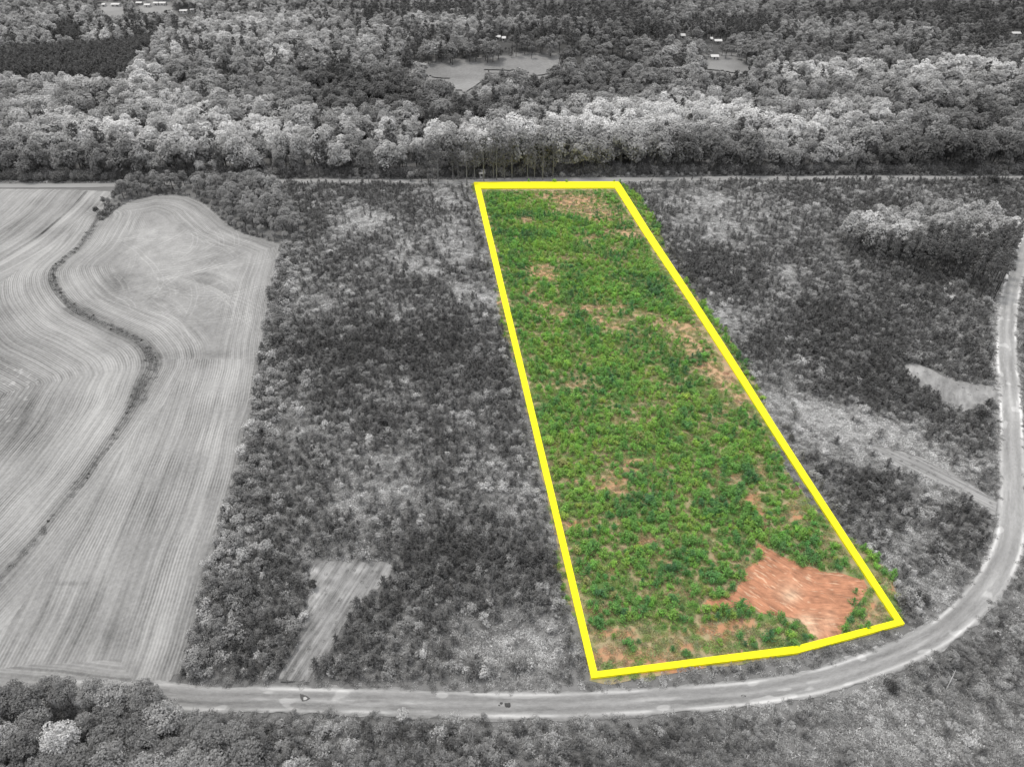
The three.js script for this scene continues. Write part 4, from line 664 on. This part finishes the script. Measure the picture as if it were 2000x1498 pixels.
for (const [px, py, h, tone, label] of [[802, 354, 5, 0.26, 'small cone shaped pale tree beside the far road'], [823, 355, 5, 0.10, 'small dark tree just right of the cone shaped pale tree'], [841, 354, 4, 0.2, 'small round grey tree third along from the cone shaped pale tree'], [1940, 362, 5, 0.075, 'dark bush clump in front of the woods near the right edge'], [1965, 366, 4, 0.085, 'lower dark bush at the right edge in front of the woods'], [1930, 358, 4, 0.12, 'grey bush left of the dark bush clump near the right edge'], [190, 420, 3.6, 0.05, 'dark square clipped looking bush beside the field ditch head'], [203, 398, 3.2, 0.16, 'light bush on the spit of the hedgerow above the ditch head']])
  plant({ ...N(px, py), h, w: 1.2, kind: 'smallTree', v: pick(K.smallTree) }, 'small_tree', label, h > 4.5 ? 'tree' : 'shrub', null, greyMat(tone));
// meadows and openings in the woods
clearsPx.forEach((c, i) => patch('meadow', grown(c, 9), 0.6, ['long grey meadow between the woods in the upper middle', 'small pasture with rounded edge at the upper right of the middle', 'pale yard before the left group of far houses', 'pale yard before the second group of far houses'][i], (x, z, a, b) => {
  const v = [0.19, 0.19, 0.24, 0.22][i] + 0.07 * fbm(x / 16, z / 16, 4) + 0.06 * (hash2(a, b) - 0.5); return [v, v, v];
}, 128, i === 0 ? 4 : 2.5, 1));

// ---------------------------------------------------------------- far houses
{
  const wallM = std(grey(0.45)), wallG = std(grey(0.2)), roofM = std(grey(0.5), { roughness: 0.6 }), glass = std(grey(0.06), { roughness: 0.2 }), doorM = std(grey(0.2));
  for (const [px, py, wp, hp, label] of houses) {
    const p = at(px, py + hp / 2), zc = see(p.x, p.y, p.z)[2], W = 0.85 * wp * zc / FP, T = 0.8 * hp * zc / FP, wall = Math.max(2.2, T * 0.5), D = Math.min(9, Math.max(4, W * 0.6)), rise = Math.max(1, T * 0.42);
    const o = new THREE.Group(); o.name = numbered(W > 12 ? 'long_building' : W < 4 ? 'shed' : 'house'); scene.add(o); o.position.set(p.x, H(p.x, p.z - D / 2) - 0.2, p.z - D / 2);
    const w = new THREE.Mesh(new THREE.BoxGeometry(W, wall + 0.6, D).translate(0, wall / 2 - 0.1, 0), label.startsWith('grey') ? wallG : wallM); w.name = 'wall'; o.add(w);
    const s = new THREE.Shape([new THREE.Vector2(-D / 2 - 0.4, 0), new THREE.Vector2(0, rise), new THREE.Vector2(D / 2 + 0.4, 0)]);
    const r = new THREE.Mesh(new THREE.ExtrudeGeometry(s, { depth: W + 0.8, bevelEnabled: false }).translate(0, 0, -W / 2 - 0.4).rotateY(Math.PI / 2).translate(0, wall + 0.2, 0), roofM); r.name = 'roof'; o.add(r);
    const nW = Math.max(1, Math.min(4, Math.round(W / 4)));
    for (let k = 0; k < nW; k++) { const x = (k + 0.5) / nW * W - W / 2 - 0.3; const g = new THREE.Mesh(new THREE.BoxGeometry(0.9, 1.1, 0.1).translate(x, 1.5, D / 2 + 0.03), glass); g.name = 'window'; o.add(g); }
    const d = new THREE.Mesh(new THREE.BoxGeometry(0.9, 1.9, 0.1).translate(W * 0.25 + 0.6 < W / 2 - 0.5 ? W * 0.25 + 0.6 : 0.6, 0.95, D / 2 + 0.04), doorM); d.name = 'door'; o.add(d);
    tag(o, label, wp > 14 ? 'building' : wp < 8 ? 'shed' : 'house'); shade(o);
  }
}
// ---------------------------------------------------------------- small things on and by the road
function lump(px, py, r, v, name, label, category, group) { // a lumpy clod
  const g = new THREE.IcosahedronGeometry(r, 3), a = g.attributes.position, p = N(px, py);
  for (let i = 0; i < a.count; i++) { const k = 1 + 0.35 * fbm(a.getX(i) / r * 1.4 + px, a.getZ(i) / r * 1.4 + a.getY(i) / r, 2); a.setXYZ(i, a.getX(i) * k * 1.2, Math.max(-0.1 * r, a.getY(i) * k * 0.6), a.getZ(i) * k); }
  g.computeVertexNormals(); const m = new THREE.Mesh(g, std(grey(v))); m.name = numbered(name); scene.add(m); m.position.set(p.x, H(p.x, p.z) + 0.17, p.z); tag(m, label, category, group); shade(m);
}
lump(991, 1379, 0.42, 0.05, 'dirt_clod', 'largest dark clod lying on the gravel road', 'dirt clod');
lump(979, 1375, 0.2, 0.06, 'dirt_clod', 'small dark clod up and left of the largest clod on the road', 'dirt clod');
lump(975, 1379, 0.15, 0.08, 'dirt_clod', 'smallest dark clod left of the largest clod on the road', 'dirt clod');
{
  const wet = std(grey(0.06), { roughness: 0.8 }), water = std(grey(0.33), { roughness: 0.5 });
  const pool = (outline, inner, label) => {
    const o = new THREE.Group(); o.name = numbered('pothole'); scene.add(o);
    const mk = (list, lift, m, name) => { const g = sheet(rag(ground(list), 0.08, 4), 0.15, lift); const q = new THREE.Mesh(g, m); q.name = name; o.add(q); }; mk(outline, 0.225, wet, 'wet_rim'); mk(inner, 0.24, water, 'water'); tag(o, label, 'pothole'); shade(o);
  };
  pool([[585, 1356], [593, 1358], [602, 1362], [607, 1366], [598, 1370], [590, 1371], [587, 1365]], [[592, 1363], [597, 1362], [601, 1365], [598, 1368], [593, 1369]], 'dark wet pothole holding pale water at the left of the road');
  pool([[1446, 1360], [1451, 1358.5], [1458, 1360], [1457, 1362.5], [1450, 1363]], [[1449, 1360.5], [1453, 1360], [1455, 1361.2], [1450, 1362]], 'small pothole near the lower road edge below the front band');
}
function pole(px1, py1, up1, px2, py2, up2, r, v, name, label, category) {
  const a = at(px1, py1, up1), b = at(px2, py2, up2), A = [0, 0, 0], P = [a.x, a.y + up1, a.z], B = [b.x - a.x, b.y + up2 - P[1], b.z - a.z], g = mulberry(px1 * 7 | 0), parts = [];
  const mid = [B[0] * 0.5 + R(-0.2, 0.2, g), B[1] * 0.5, B[2] * 0.5 + R(-0.2, 0.2, g)]; parts.push(limb(A, mid, r, r * 0.75, 7), limb(mid, B, r * 0.75, r * 0.4, 7));
  for (let k = 0; k < 4; k++) { const t = R(0.45, 0.95, g), s = [B[0] * t, B[1] * t, B[2] * t]; parts.push(limb(s, [s[0] + R(-0.9, 0.9, g), s[1] + R(0.05, 0.7, g), s[2] + R(-0.9, 0.9, g)], r * 0.35, r * 0.12, 4)); }
  const m = new THREE.Mesh(mergeGeometries(parts), std(grey(v))); m.name = numbered(name); scene.add(m); m.position.set(...P); tag(m, label, category); shade(m);
}
pole(1849, 1347, 0, 1868, 1308, 2.6, 0.07, 0.5, 'dead_snag', 'pale bare dead stem under the light leaning tree', 'dead tree');
pole(342, 1448, 0, 286, 1352, 6.5, 0.12, 0.2, 'leaning_trunk', 'bare leaning grey trunk at the right of the lower left wood', 'dead tree');
pole(664, 1452, 0.6, 686, 1432, 1.8, 0.05, 0.4, 'dead_snag', 'thin pale stick leaning in the brush below the road', 'dead tree');
pole(548, 1331, 0.15, 575, 1331, 0.15, 0.14, 0.08, 'fallen_log', 'dark log lying on the verge left of the track mouth', 'log');
pole(1612, 889, 0.5, 1626, 884, 1.1, 0.06, 0.5, 'fallen_branch', 'pale fallen branch in the scrub right of the lot', 'branch');
pole(1664, 917, 0.4, 1674, 921, 1.0, 0.06, 0.45, 'fallen_branch', 'pale fallen branch further toward the road from the other', 'branch');
pole(1558, 945, 0.2, 1572, 965, 1.4, 0.05, 0.42, 'dead_snag', 'thin pale dead stems inside the right band of the lot', 'dead tree');

renderer.render(scene, camera);
